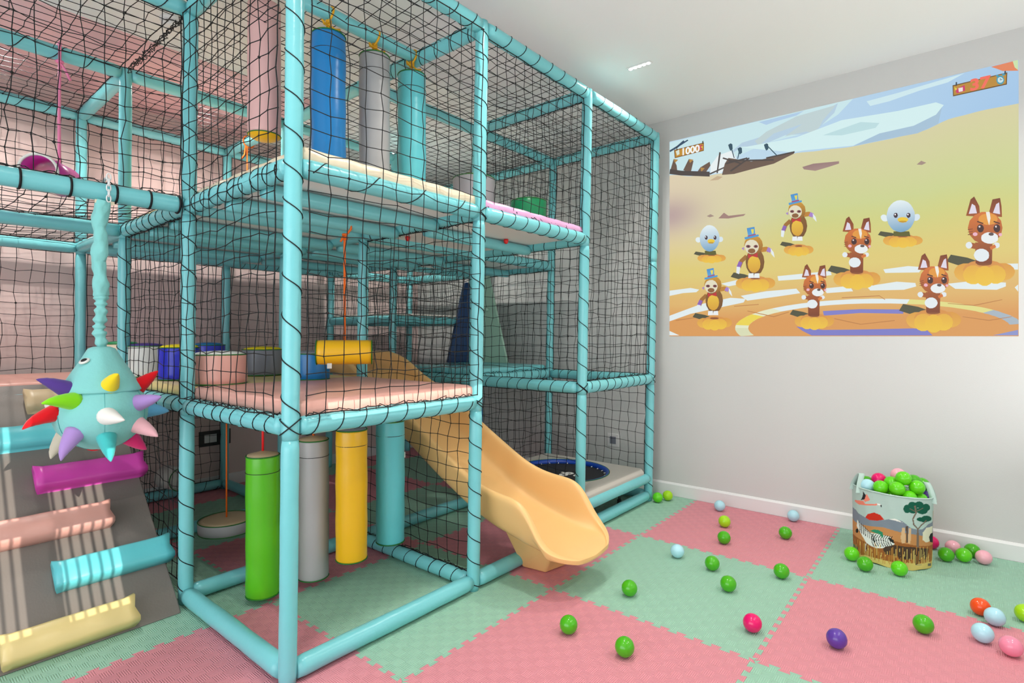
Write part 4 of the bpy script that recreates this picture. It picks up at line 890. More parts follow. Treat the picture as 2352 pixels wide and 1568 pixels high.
8A4A20 8A4A20 944 268 943 265 938 263 932 263 925 263 918 265 914 268 912 272 914 274 918 276 925 277 932 276 938 274 943 271
A4531F 7A3512 909 352 946 347 945 269 910 273
E8F0F4 E8F0F4 939 300 938 290 933 282 926 278 919 279 912 285 908 294 906 305 908 315 912 323 919 327 926 326 933 320 938 311
A4531F A4531F 916 345 900 353 897 333 914 325
E6EEF2 E6EEF2 903 342 902 337 900 333 897 331 894 331 891 334 889 339 888 344 889 350 891 354 894 356 897 356 900 353 902 348
E6EEF2 E6EEF2 961 334 961 330 959 326 956 324 953 325 951 327 949 331 948 336 949 341 951 344 953 346 956 345 959 343 961 339
D9742C D9742C 943 319 954 328 951 339 940 331
7A3512 A4531F 889 456 899 516 907 525 918 487 920 446
E4DCEC E4DCEC 895 462 902 499 909 490 913 461
7A3512 A4531F 937 447 946 506 962 508 965 477 966 437
E4DCEC E4DCEC 947 456 954 487 960 492 962 448
D9742C A4531F 967 397 964 372 954 352 939 342 923 345 908 359 897 382 893 409 897 436 908 455 923 464 939 461 954 447 964 424
E79A35 E79A35 957 431 955 422 950 415 942 413 933 414 924 420 918 428 916 438 918 447 924 454 933 456 942 455 950 449 955 441
F4F0E6 F4F0E6 932 462 940 461 942 437 939 411 935 435
3A1418 3A1418 928 402 927 395 925 390 922 388 919 388 916 392 914 398 913 404 914 411 916 416 919 418 922 418 925 414 927 409
F0E0E0 F0E0E0 921 409 920 408 920 407 919 406 918 406 917 407 917 409 916 410 917 412 917 413 918 413 919 413 920 412 920 411
4A2010 4A2010 913 428 926 418 927 422 914 432
3A1418 3A1418 962 396 962 390 960 385 957 382 954 383 951 386 949 392 948 399 949 405 951 410 954 412 957 412 960 408 962 403
F0E0E0 F0E0E0 955 404 955 402 955 401 954 400 953 401 952 401 952 403 951 404 952 406 952 407 953 408 954 407 955 407 955 405
4A2010 4A2010 948 422 961 412 962 416 949 426
EEF3F4 EEF3F4 958 361 957 352 952 346 944 342 936 344 929 349 923 357 922 367 923 376 929 383 936 386 944 384 952 379 957 371
5A4A48 5A4A48 949 377 948 374 947 372 944 372 942 372 940 374 938 376 938 379 938 381 940 383 942 384 944 384 947 382 948 380
F0B5C8 F0B5C8 914 382 914 379 912 377 910 376 908 376 906 378 904 381 904 384 904 387 906 389 908 390 910 390 912 388 914 386
F0B5C8 F0B5C8 966 373 966 370 965 368 963 367 962 367 960 369 959 371 959 374 959 376 960 378 962 379 963 379 965 378 966 375
7A3512 7A3512 893 401 904 403 904 405 893 404
7A3512 7A3512 893 392 904 394 904 396 893 394
7A3512 7A3512 893 382 904 384 904 387 893 385
4A4A33 4A4A33 232 284 243 304 280 292 310 275 277 262
E0A03E EDB84A 303 247 301 235 293 226 283 222 271 223 260 229 252 239 250 251 252 262 260 271 271 275 283 274 293 268 301 258
DE9A3C E8B045 382 242 380 231 373 223 363 219 351 219 341 225 334 234 331 246 334 257 341 265 351 269 363 268 373 262 380 253
D98F42 E2A446 362 250 358 238 345 229 327 225 306 227 288 234 275 245 270 258 275 270 288 279 306 282 327 280 345 273 358 262
E8AE3E F2C83E 315 238 313 226 307 217 298 212 288 212 279 219 272 229 270 242 272 254 279 264 288 268 298 267 307 261 313 251
E8B03C F2C83E 363 235 361 224 355 215 346 210 337 211 328 217 322 227 319 239 322 251 328 260 337 264 346 263 355 257 361 247
EDBB3A F2C83E 339 233 337 220 331 211 323 206 313 206 305 212 299 223 297 236 299 249 305 258 313 263 323 263 331 256 337 246
8A4A20 8A4A20 333 269 331 267 327 265 320 265 313 265 306 267 302 269 300 272 302 274 306 275 313 276 320 275 327 274 331 271
A06A20 A06A20 283 384 264 362 254 330 267 321 276 350 293 368
8B5FB8 8B5FB8 261 356 253 330 265 322 273 348
E8F0F4 E8F0F4 253 331 266 327 262 294 252 300
C08228 C08228 330 388 354 390 358 384 366 402 354 412 328 411
A880CC A880CC 353 392 365 382 371 399 359 410
E8F0F4 E8F0F4 367 403 377 383 380 358 369 377
8A5A1C 6E4415 347 343 344 316 336 295 323 284 309 285 296 299 287 322 284 350 287 377 296 398 309 409 323 407 336 393 344 370
EDC33A D9A02A 334 334 332 316 326 303 317 296 307 297 299 306 293 321 291 338 293 356 299 369 307 376 317 375 326 366 332 351
EEF3F6 EEF3F6 294 294 311 294 312 272 293 273
EEF3F6 EEF3F6 314 292 330 292 331 270 312 272
D39A2C 8A5A1C 342 420 339 401 331 386 318 379 304 381 291 391 282 408 279 429 282 449 291 463 304 470 318 468 331 457 339 440
E6E0C4 E6E0C4 329 415 326 401 320 390 310 385 299 386 289 394 283 407 280 422 283 436 289 447 299 452 310 450 320 442 326 430
8A4A50 8A4A50 301 421 300 418 298 415 295 414 291 415 288 417 286 419 285 423 286 426 288 428 291 429 295 428 298 426 300 424
3A1A20 3A1A20 296 421 296 419 295 418 294 417 292 417 291 418 290 420 290 422 290 424 291 425 292 426 294 426 295 425 296 423
8A4A50 8A4A50 326 417 325 414 323 412 320 411 317 411 314 413 312 416 311 419 312 422 314 424 317 425 320 425 323 423 325 420
3A1A20 3A1A20 322 418 321 416 321 414 319 414 318 414 317 415 316 417 315 419 316 420 317 422 318 423 319 422 321 421 321 420
8A5A2C 8A5A2C 317 397 316 392 313 389 307 387 302 388 297 391 293 395 292 400 293 405 297 409 302 410 307 410 313 407 316 402
C0202C C0202C 292 388 306 377 324 388 325 365 307 374 293 365
3F8ED0 5BA8DC 288 508 314 510 317 469 293 466
E9DA50 E9DA50 302 500 312 500 311 481 306 478
4A9BD4 4A9BD4 280 466 327 473 329 464 282 455
B03A6A B03A6A 292 467 319 472 318 477 291 472
A880CC A880CC 270 416 279 420 278 404
4A4A33 4A4A33 541 282 551 304 587 290 616 272 584 257
E0A03E EDB84A 610 240 607 227 600 218 590 213 578 213 567 220 560 231 557 245 560 258 567 267 578 272 590 271 600 264 607 253
DE9A3C E8B045 685 235 683 223 676 214 667 209 656 210 646 216 639 227 636 239 639 251 646 261 656 265 667 264 676 258 683 247
D98F42 E2A446 666 244 662 231 650 221 632 216 612 218 594 226 582 238 577 252 582 266 594 276 612 280 632 278 650 270 662 258
E8AE3E F2C83E 621 231 619 217 613 207 604 201 594 202 586 209 579 220 577 235 579 248 586 259 594 264 604 263 613 256 619 245
E8B03C F2C83E 667 228 665 215 659 205 651 200 641 201 633 207 627 218 625 232 627 245 633 255 641 260 651 259 659 252 665 241
EDBB3A F2C83E 644 225 642 211 636 200 628 194 619 195 611 202 605 214 603 228 605 242 611 253 619 259 628 258 636 251 642 239
8A4A20 8A4A20 638 265 637 263 632 261 626 260 619 261 612 263 608 265 606 268 608 271 612 272 619 273 626 272 632 270 637 268
A4531F 7A3512 603 354 640 349 639 266 604 270
E8F0F4 E8F0F4 633 308 631 299 627 292 620 289 613 289 606 294 602 302 600 312 602 321 606 328 613 331 620 330 627 325 631 317
A4531F A4531F 611 347 594 354 592 337 608 330
E6EEF2 E6EEF2 597 345 596 340 594 336 591 335 588 335 585 337 583 342 582 347 583 351 585 355 588 357 591 356 594 354 596 350
E6EEF2 E6EEF2 655 338 654 334 653 331 650 329 647 329 645 332 643 335 642 339 643 343 645 346 647 348 650 347 653 345 654 342
D9742C D9742C 637 325 648 332 645 342 633 335
7A3512 A4531F 583 445 593 498 601 506 613 472 614 436
E4DCEC E4DCEC 590 450 596 483 603 475 607 449
7A3512 A4531F 631 437 640 489 656 491 659 464 660 428
E4DCEC E4DCEC 641 445 648 472 654 476 656 438
D9742C A4531F 661 393 658 371 648 353 633 345 617 347 602 359 591 380 588 404 591 427 602 444 617 452 633 450 648 437 658 417
E79A35 E79A35 651 423 649 415 644 409 635 407 626 408 618 413 613 420 610 429 613 437 618 443 626 445 635 444 644 439 649 431
F4F0E6 F4F0E6 626 450 634 449 636 428 633 405 629 426
3A1418 3A1418 622 397 621 391 619 387 616 385 613 385 610 388 608 393 607 399 608 405 610 409 613 412 616 411 619 408 621 403
F0E0E0 F0E0E0 615 404 614 402 614 401 613 401 612 401 611 402 611 403 610 404 611 406 611 407 612 407 613 407 614 406 614 405
4A2010 4A2010 607 420 620 411 621 415 608 423
3A1418 3A1418 656 392 655 387 653 382 651 380 648 380 645 383 643 388 642 394 643 400 645 404 648 407 651 406 653 403 655 398
F0E0E0 F0E0E0 649 399 649 397 648 396 648 396 647 396 646 397 645 398 645 399 645 401 646 402 647 402 648 402 648 401 649 400
4A2010 4A2010 642 414 655 406 655 410 642 418
EEF3F4 EEF3F4 652 361 650 354 645 348 638 345 630 346 623 351 617 358 616 366 617 374 623 380 630 383 638 382 645 377 650 370
5A4A48 5A4A48 643 375 642 373 641 371 638 371 636 371 634 372 632 374 631 377 632 379 634 381 636 382 638 381 641 380 642 378
F0B5C8 F0B5C8 608 380 608 377 606 375 604 374 602 375 600 376 599 379 598 381 599 384 600 386 602 387 604 387 606 385 608 383
F0B5C8 F0B5C8 660 371 659 369 658 367 657 366 655 367 654 368 653 370 653 372 653 375 654 376 655 377 657 377 658 376 659 374
7A3512 7A3512 588 396 598 398 598 400 587 399
7A3512 7A3512 588 388 598 390 598 392 587 391
7A3512 7A3512 588 380 598 382 598 384 587 382
4A4A33 4A4A33 92 96 102 115 138 105 167 91 135 77
E0A03E EDB84A 161 65 159 54 151 45 141 41 129 41 119 46 112 55 109 66 112 77 119 85 129 90 141 89 151 84 159 75
DE9A3C E8B045 237 64 235 54 228 46 218 42 207 42 197 47 190 55 188 65 190 76 197 84 207 88 218 88 228 83 235 75
D98F42 E2A446 218 71 213 60 201 51 184 46 164 47 146 52 133 61 129 73 133 84 146 93 164 98 184 97 201 92 213 82
E8AE3E F2C83E 173 58 170 46 164 37 156 32 146 32 137 37 131 47 129 58 131 70 137 79 146 84 156 84 164 78 170 69
E8B03C F2C83E 219 58 217 47 211 38 203 33 193 33 184 38 179 47 176 58 179 69 184 78 193 83 203 83 211 77 217 69
EDBB3A F2C83E 195 54 193 42 188 33 180 28 171 28 162 33 157 43 155 55 157 66 162 76 171 81 180 81 188 75 193 66
8A4A20 8A4A20 190 87 188 85 184 83 177 82 170 82 164 84 159 85 158 88 159 90 164 92 170 92 177 92 184 91 188 89
A06A20 A06A20 140 209 121 187 111 156 124 148 133 176 150 195
8B5FB8 8B5FB8 118 181 109 156 122 148 130 174
E8F0F4 E8F0F4 110 157 123 153 119 122 108 126
C08228 C08228 188 215 211 219 215 213 224 231 212 240 185 237
A880CC A880CC 210 221 222 212 229 229 217 238
E8F0F4 E8F0F4 225 232 234 213 238 189 227 207
8A5A1C 6E4415 205 173 202 147 193 126 180 115 166 115 153 128 144 150 141 176 144 203 153 224 166 235 180 234 193 221 202 199
EDC33A D9A02A 191 164 189 147 183 134 174 126 165 127 156 135 150 149 148 166 150 183 156 196 165 203 174 203 183 194 189 181
EEF3F6 EEF3F6 151 123 168 124 169 103 150 103
EEF3F6 EEF3F6 171 122 187 123 188 102 169 103
D39A2C 8A5A1C 200 247 197 229 188 214 175 206 161 207 148 217 139 233 136 252 139 271 148 286 161 293 175 292 188 283 197 267
E6E0C4 E6E0C4 186 242 183 228 177 217 167 212 156 212 146 219 140 231 137 245 140 259 146 270 156 275 167 275 177 267 183 256
8A4A50 8A4A50 158 245 157 243 155 240 152 239 148 240 145 241 143 244 142 247 143 250 145 252 148 253 152 253 155 251 157 248
3A1A20 3A1A20 153 246 153 244 152 243 151 242 149 242 148 243 147 244 147 246 147 248 148 250 149 250 151 250 152 249 153 248
8A4A50 8A4A50 183 244 183 241 180 238 177 237 174 238 171 239 169 242 168 245 169 248 171 250 174 251 177 251 180 249 183 246
3A1A20 3A1A20 179 244 179 242 178 241 176 240 175 240 174 241 173 242 173 244 173 246 174 248 175 248 176 248 178 247 179 246
8A5A2C 8A5A2C 174 224 173 219 170 216 165 214 159 214 154 217 150 221 149 226 150 230 154 234 159 236 165 235 170 233 173 229
C0202C C0202C 149 214 163 204 181 215 182 193 164 201 150 191
3F8ED0 5BA8DC 145 329 171 333 174 293 150 289
E9DA50 E9DA50 159 322 169 323 168 304 163 301
4A9BD4 4A9BD4 137 288 185 297 186 289 138 278
B03A6A B03A6A 149 290 176 296 175 301 148 295
A880CC A880CC 127 239 136 244 135 228
4A4A33 4A4A33 428 98 437 118 470 107 496 93 467 78
E0A03E EDB84A 490 65 488 54 481 45 472 40 461 40 452 46 445 55 443 66 445 78 452 86 461 91 472 91 481 86 488 76
DE9A3C E8B045 559 65 557 54 551 46 542 41 532 42 523 47 516 55 514 66 516 77 523 85 532 90 542 89 551 84 557 76
D98F42 E2A446 541 72 537 60 526 51 510 46 493 46 476 52 465 62 461 74 465 86 476 95 493 100 510 99 526 94 537 84
E8AE3E F2C83E 500 58 498 46 493 36 485 31 476 31 468 37 463 47 461 59 463 71 468 80 476 85 485 85 493 80 498 70
E8B03C F2C83E 542 58 540 47 535 38 527 33 519 33 511 38 506 47 504 59 506 70 511 79 519 84 527 84 535 79 540 69
EDBB3A F2C83E 521 54 519 42 514 32 507 27 499 27 491 32 486 42 484 55 486 67 491 77 499 82 507 82 514 76 519 66
8A4A20 8A4A20 516 88 514 86 510 84 505 84 498 84 493 85 489 87 487 89 489 92 493 93 498 94 505 94 510 93 514 91
A4531F 7A3512 483 180 518 178 517 89 484 90
E8F0F4 E8F0F4 512 140 510 132 506 125 500 122 493 122 486 126 482 133 480 142 482 150 486 157 493 160 500 160 506 155 510 148
A4531F A4531F 490 174 475 179 473 164 488 159
E6EEF2 E6EEF2 478 171 477 167 475 164 472 162 469 162 466 164 464 168 464 172 464 177 466 180 469 182 472 182 475 180 477 176
E6EEF2 E6EEF2 533 168 532 164 530 162 528 160 525 160 523 162 521 165 520 169 521 173 523 175 525 177 528 177 530 175 532 172
D9742C D9742C 515 155 526 163 523 172 512 165
7A3512 A4531F 465 261 474 310 481 318 492 288 493 255
E4DCEC E4DCEC 471 266 477 296 483 290 487 266
7A3512 A4531F 510 257 518 305 534 308 536 283 537 251
E4DCEC E4DCEC 519 265 526 290 532 294 534 259
D9742C A4531F 538 219 535 198 525 182 512 173 496 174 482 185 472 203 469 224 472 246 482 262 496 270 512 269 525 258 535 240
E79A35 E79A35 529 245 527 238 522 233 514 230 505 231 498 235 492 241 490 249 492 256 498 262 505 264 514 263 522 259 527 253
F4F0E6 F4F0E6 505 269 513 268 515 249 512 228 508 247
3A1418 3A1418 501 220 500 215 498 211 496 209 493 209 490 212 488 216 487 221 488 227 490 231 493 233 496 233 498 230 500 226
F0E0E0 F0E0E0 494 226 494 225 493 224 493 223 492 223 491 224 490 225 490 226 490 228 491 229 492 229 493 229 493 228 494 227
4A2010 4A2010 487 240 500 233 500 237 488 243
3A1418 3A1418 534 218 533 213 531 209 528 206 525 207 523 209 521 214 520 219 521 224 523 228 525 230 528 230 531 228 533 223
F0E0E0 F0E0E0 527 223 527 222 526 221 525 221 525 221 524 221 523 222 523 224 523 225 524 226 525 226 525 226 526 226 527 225
4A2010 4A2010 520 237 532 231 533 234 521 241
EEF3F4 EEF3F4 530 190 528 182 523 177 516 174 509 174 502 178 497 184 495 192 497 199 502 205 509 208 516 207 523 204 528 197
5A4A48 5A4A48 521 202 520 200 519 198 517 197 514 197 512 198 511 200 510 202 511 205 512 206 514 207 517 207 519 206 520 204
F0B5C8 F0B5C8 488 204 488 202 487 200 485 199 482 199 480 200 479 202 479 205 479 207 480 209 482 210 485 210 487 209 488 207
F0B5C8 F0B5C8 537 199 537 197 536 195 534 195 533 195 532 196 531 197 530 200 531 202 532 203 533 204 534 204 536 203 537 201
7A3512 7A3512 469 217 479 220 478 222 469 220
7A3512 7A3512 469 210 479 212 478 215 469 212
7A3512 7A3512 469 203 479 205 478 207 469 205
4A4A33 4A4A33 732 103 742 129 779 116 808 98 776 79
E0A03E EDB84A 802 63 799 49 792 37 781 31 770 31 759 38 752 50 749 64 752 78 759 89 770 95 781 95 792 88 799 77
DE9A3C E8B045 878 62 876 49 869 39 859 33 848 33 838 39 831 50 829 64 831 77 838 88 848 93 859 93 869 86 876 76
D98F42 E2A446 859 71 854 56 842 45 825 39 805 39 786 46 774 58 769 74 774 89 786 100 805 106 825 106 842 98 854 86
E8AE3E F2C83E 813 53 811 39 805 27 796 20 786 20 777 27 771 39 769 54 771 70 777 82 786 88 796 88 805 81 811 68
E8B03C F2C83E 860 54 858 39 852 28 844 22 834 22 825 28 819 40 817 54 819 69 825 80 834 86 844 86 852 79 858 68
EDBB3A F2C83E 836 49 834 33 829 21 821 14 811 14 803 21 797 34 795 49 797 65 803 77 811 84 821 83 829 76 834 64
8A4A20 8A4A20 831 92 829 89 825 87 818 86 811 86 805 87 800 90 799 93 800 96 805 98 811 99 818 99 825 97 829 95
A4531F 7A3512 797 173 831 171 830 93 798 94
E8F0F4 E8F0F4 825 129 823 120 819 113 813 109 806 109 800 114 796 121 794 131 796 140 800 147 806 151 813 151 819 146 823 139
A4531F A4531F 804 167 788 173 786 156 802 150
E6EEF2 E6EEF2 791 164 790 159 788 155 786 153 783 153 780 156 778 160 777 165 778 170 780 173 783 175 786 175 788 173 790 169
E6EEF2 E6EEF2 845 160 845 156 843 153 841 152 838 152 835 154 834 157 833 161 834 165 835 169 838 170 841 170 843 168 845 165
D9742C D9742C 828 146 838 154 835 164 825 156
7A3512 A4531F 778 263 787 317 795 326 806 292 807 256
E4DCEC E4DCEC 784 269 790 302 797 295 801 269
7A3512 A4531F 823 259 831 312 846 315 849 287 850 252
E4DCEC E4DCEC 832 267 839 295 844 300 846 261
D9742C A4531F 851 217 848 194 838 176 825 166 809 167 795 179 786 198 782 223 786 246 795 264 809 273 825 271 838 260 848 240
E79A35 E79A35 842 246 840 238 835 232 827 229 819 229 811 234 806 241 804 249 806 258 811 264 819 267 827 266 835 261 840 254
F4F0E6 F4F0E6 818 272 826 271 828 250 825 227 821 248
3A1418 3A1418 814 218 814 212 812 208 809 205 806 206 803 208 801 213 801 219 801 225 803 230 806 232 809 232 812 229 814 224
F0E0E0 F0E0E0 807 224 807 223 807 222 806 221 805 221 804 222 804 223 804 225 804 226 804 227 805 228 806 228 807 227 807 226
4A2010 4A2010 800 240 813 232 814 236 801 244
3A1418 3A1418 846 215 846 210 844 205 841 203 838 203 836 206 834 211 833 217 834 222 836 227 838 229 841 229 844 226 846 221
F0E0E0 F0E0E0 840 222 840 220 839 219 838 219 837 219 837 219 836 220 836 222 836 223 837 224 837 225 838 225 839 224 840 223
4A2010 4A2010 833 237 845 229 846 233 834 241
EEF3F4 EEF3F4 843 184 841 176 836 170 829 167 822 167 815 171 810 178 808 187 810 195 815 201 822 204 829 204 836 200 841 193
5A4A48 5A4A48 834 198 833 195 832 193 830 192 827 193 825 194 824 196 823 198 824 201 825 203 827 203 830 203 832 202 833 200
F0B5C8 F0B5C8 802 200 801 197 800 195 798 194 796 194 794 196 793 198 792 201 793 204 794 206 796 207 798 207 800 205 801 203
F0B5C8 F0B5C8 850 195 849 192 848 191 847 190 846 190 844 191 843 193 843 195 843 198 844 199 846 200 847 200 848 199 849 197
7A3512 7A3512 782 215 792 217 792 220 782 217
7A3512 7A3512 782 207 792 209 792 212 782 209
7A3512 7A3512 782 199 792 201 792 204 782 201
8A5A1E 8A5A1E 19 952 135 956 135 915 22 909
C8922E C8922E 23 947 132 951 133 920 25 914
3A2A1A 3A2A1A 29 967 32 967 32 946 29 946
3A2A1A 3A2A1A 129 964 133 965 133 951 129 951
DDE6D8 DDE6D8 26 943 40 949 41 924 31 920
C8405A C8405A 110 945 129 947 129 924 113 923
E8D040 E8D040 123 939 131 939 129 928
6B4A18 6B4A18 859 961 977 963 976 919 860 918
BF8C30 BF8C30 861 957 975 960 974 923 862 922
2A3A4A 2A3A4A 866 970 869 970 869 956 866 956
2A3A4A 2A3A4A 971 970 974 970 974 957 971 957
D0306A D0306A 864 942 886 952 887 930 869 926
E6D040 E6D040 863 953 870 943 865 938
F0E8E0 F0E8E0 872 945 882 945 882 930 873 930
3F9EB8 3F9EB8 971 938 970 931 968 926 965 924 961 925 957 930 955 937 954 944 955 951 957 956 961 958 965 956 968 952 970 945
CDE6EA CDE6EA 969 939 968 934 966 931 964 930 961 931 959 934 957 938 957 943 957 948 959 951 961 952 964 951 966 948 968 944
3F9EB8 3F9EB8 960 957 959 956 958 955 957 954 956 955 954 956 954 958 953 960 954 962 954 963 956 963 957 963 958 961 959 959
3F9EB8 3F9EB8 972 957 972 955 971 954 970 954 968 954 967 955 966 957 966 959 966 961 967 962 968 962 970 962 971 960 972 959
2A4A5A 2A4A5A 962 948 962 940 967 941 966 943 963 942 963 948
"""

# ---------------------------------------------------------------- slide
t = thing('slide', 'pale orange moulded plastic slide curving out between the front posts', 'slide', (2.5, 2.4, 0))
ST = [(3.85, 1.075, 1.20), (3.5, 1.065, 1.21), (3.30, 1.00, 1.16), (3.12, .90, 1.05), (2.9, .78, .955), (2.65, .63, .83), (2.45, .51, .71), (2.25, .405, .60), (2.1, .335, .52), (1.95, .285, .485), (1.83, .258, .48), (1.76, .242, .465), (1.71, .232, .42), (1.67, .226, .35), (1.63, .221, .285), (1.58, .216, .245), (1.53, .208, .225), (1.475, .185, .193)]
def interp(y):
    for i in range(len(ST) - 1):
        a, b = ST[i], ST[i + 1]
        if a[0] >= y >= b[0]:
            s = (a[0] - y) / (a[0] - b[0]); return a[1] + (b[1] - a[1]) * s, a[2] + (b[2] - a[2]) * s
    return ST[-1][1:]
ys = []; y = 3.85
while y > 1.90: ys.append(y); y -= .04
while y > 1.48: ys.append(y); y -= .02
ys.append(1.475)
raw = [interp(y) for y in ys]
def smooth_list(L, n=3):
    for _ in range(n): L = [L[0]] + [(L[i - 1] + 2 * L[i] + L[i + 1]) / 4 for i in range(1, len(L) - 1)] + [L[-1]]
    return L
bd = smooth_list([r[0] for r in raw], 4); tp = smooth_list([r[1] for r in raw], 4)
CXs = 2.485; v = []; NSEC = 0
for y, b, T in zip(ys, bd, tp):
    q = max(0, (1.635 - y) / .16); q = min(1, q); hw = .232 + .012 * max(0, min(1, (2.2 - y) / .4)); hw *= math.sqrt(max(.02, 1 - (q * .90) ** 2)); h = T - b
    sk = max(.012, min(.16, h * .8)) if y > 1.75 else max(.014, min(.16, h * .8) * max(.1, (y - 1.45) / .3))
    pr = [(0, 0), (.55, .004), (.80, .03), (.92, .16), (.97, .45), (.985, .75), (1.0, .90), (1.03, .975), (1.08, 1.0), (1.135, .985), (1.17, .92), (1.18, .84)]
    half = [(x * hw, b + h * z) for x, z in pr]; half += [(hw * 1.15, T - sk * .5 - .02), (hw * 1.10, min(T - sk, T - .03) if h > .06 else b - .012), (hw * .95, b - .028 if y > 1.75 else b - .022), (0, b - .03)]
    if h < .06: half = [(x, max(z, b - .02) if k < 12 else z) for k, (x, z) in enumerate(half)]
    sec = half + [(-x, z) for x, z in half[-2:0:-1]]; NSEC = len(sec)
    v += [(CXs + x + (.0), y, z) for x, z in sec]
n = len(ys); f = [(i * NSEC + k, (i + 1) * NSEC + k, (i + 1) * NSEC + (k + 1) % NSEC, i * NSEC + (k + 1) % NSEC) for i in range(n - 1) for k in range(NSEC)]
f += [tuple(range(NSEC)), tuple((n - 1) * NSEC + k for k in range(NSEC))[::-1]]
o = MB().add(v, f).build('chute', M['slide'], t); s = o.modifiers.new('sub', 'SUBSURF'); s.levels = 1; s.render_levels = 2
mb = MB(); A = [(2.49, 1.80), (2.65, 1.77), (2.67, 1.93), (2.47, 1.95)]; B = [(2.40, 1.67), (2.69, 1.65), (2.71, 2.0), (2.36, 2.02)]
mb.add([(x, y, .001) for x, y in A] + [(x, y, .225) for x, y in B[:2]] + [(x, y, .27) for x, y in B[2:]], [(3, 2, 1, 0), (0, 1, 5, 4), (1, 2, 6, 5), (2, 3, 7, 6), (3, 0, 4, 7), (4, 5, 6, 7)]); mb.build('foot', M['slide'], t, smooth=False, bevel=.012, bseg=3)

# ---------------------------------------------------------------- trampoline
tx, ty, tz = 3.62, 2.46, .262
t = thing('trampoline', 'square grey padded trampoline with blue ring and black mat inside the right front bay', 'trampoline', (tx, ty, 0))
N = 64; v = []; rc = .375
def sq(a, x0=3.145, x1=4.085, y0=1.955, y1=2.945):
    dx, dy = math.cos(a), math.sin(a); s = min(((x1 - tx) / dx) if dx > 1e-6 else ((x0 - tx) / dx) if dx < -1e-6 else 9, ((y1 - ty) / dy) if dy > 1e-6 else ((y0 - ty) / dy) if dy < -1e-6 else 9)
    return tx + dx * s, ty + dy * s
rows = []
for off, z in ((0, tz - .07), (0, tz - .02), (-.018, tz)):
    rows.append([(p[0] + off * (1 if p[0] > tx else -1) * (abs(p[0] - tx) > .46), p[1] + off * (1 if p[1] > ty else -1) * (abs(p[1] - ty) > .48), z) for p in (sq(2 * math.pi * (k + .0) / N + .785398) for k in range(N))])
rows.append([(tx + rc * math.cos(2 * math.pi * k / N + .785398), ty + rc * math.sin(2 * math.pi * k / N + .785398), tz) for k in range(N)])
rows.append([(p[0], p[1], tz - .07) for p in rows[3]])
for r_ in rows: v += r_
MB().add(v, [(i * N + k, i * N + (k + 1) % N, (i + 1) * N + (k + 1) % N, (i + 1) * N + k) for i in range(4) for k in range(N)]).build('frame_pad', M['padgrey'], t, smooth=False, bevel=.006)
MB().lathe([(rc - .001, .002), (rc - .010, .004), (rc - .024, -.008), (rc - .030, -.022), (rc - .026, -.03)], (tx, ty, tz), n=64, cap=False).build('ring_pad', mat('ring_blue', (.006, .06, .42), .3), t)
p = MB(); p.torus((tx, ty, tz + .002), rc, .0028, n=64, m=5); p.build('piping', M['piping'], t)
MB().lathe([(rc - .036, -.030), (.003, -.031)], (tx, ty, tz), n=64, cap=False).build('jumping_mat', M['black'], t)
mb = MB()
for k in range(28):
    a = 2 * math.pi * k / 28; mb.tube([(tx + math.cos(a) * (rc - .042), ty + math.sin(a) * (rc - .042), tz - .026), (tx + math.cos(a) * (rc - .026), ty + math.sin(a) * (rc - .026), tz - .022)], .004, 6)
mb.build('springs', M['chain'], t)
for lx, ly in ((3.30, 2.10), (3.90, 2.10), (3.30, 2.82), (3.90, 2.82)):
    l = MB().tube([(lx, ly, .02), (lx, ly, tz - .06)], .012, 14).build('leg', M['metal'], t, loc=(lx, ly, 0)); MB().tube([(lx, ly, 0.0005), (lx, ly, .03)], .017, 14).build('rubber_foot', M['dark'], l, loc=(lx, ly, 0))
def text(body, size, m, name, parent, mw, extrude=.0, offset=0.0, align='CENTER', bold=0):
    cu = bpy.data.curves.new(name, 'FONT'); cu.body = body; cu.size = size; cu.extrude = extrude; cu.align_x = align; cu.align_y = 'CENTER'; cu.offset = offset
    ob = bpy.data.objects.new(name, cu); COL.objects.link(ob); dg = bpy.context.evaluated_depsgraph_get(); me = bpy.data.meshes.new_from_object(ob.evaluated_get(dg)); bpy.data.objects.remove(ob)
    o = bpy.data.objects.new(name, me); COL.objects.link(o); me.materials.clear(); me.materials.append(m); o.parent = parent; o.matrix_basis = mw; return o
text('Smob', .13, M['white'], 'logo_lettering', t, Matrix.Translation((-.07, -.02, tz - .027)) @ Matrix.Rotation(R(-8), 4, 'Z') @ Matrix.Rotation(R(0), 4, 'X'), offset=.006)
text('e', .14, M['white'], 'logo_lettering', t, Matrix.Translation((.02, -.13, tz - .027)) @ Matrix.Rotation(R(-8), 4, 'Z'), offset=.006)

# ---------------------------------------------------------------- balls
BC = {'green': (.07, .42, .008), 'bright green': (.12, .62, .01), 'lime': (.36, .68, .01), 'pale blue': (.42, .72, .82), 'magenta': (.76, .005, .14), 'purple': (.11, .045, .34), 'red orange': (.85, .085, .01), 'light pink': (.86, .42, .50), 'pink': (.84, .26, .38)}
BM = {}
for k, c in BC.items():
    m = mat(k.replace(' ', '_') + '_ball_plastic', c, .16, .5); m.node_tree.nodes['Principled BSDF'].inputs['Subsurface Weight'].default_value = 0; BM[k] = m
def ballmesh():
    mb = MB(); prof = []
    for k in range(25):
        a = math.pi * k / 24; r = .0397 + (.0004 if k == 12 else 0); prof.append((max(.0003, r * math.sin(a)), -r * math.cos(a)))
    return mb.lathe(prof, n=40)
proto = {}
def ball(x, y, z, c, label, group):
    if c not in proto:
        o = ballmesh().build('plastic_ball', BM[c]); proto[c] = o
    else: o = proto[c].copy(); COL.objects.link(o)
    o.location = (x, y, z); rg = random.Random(int(x * 999 + y * 77)); o.rotation_euler = (rg.uniform(-.5, .5), rg.uniform(-.5, .5), rg.uniform(0, 6)); return tag(o, label, 'ball', group)
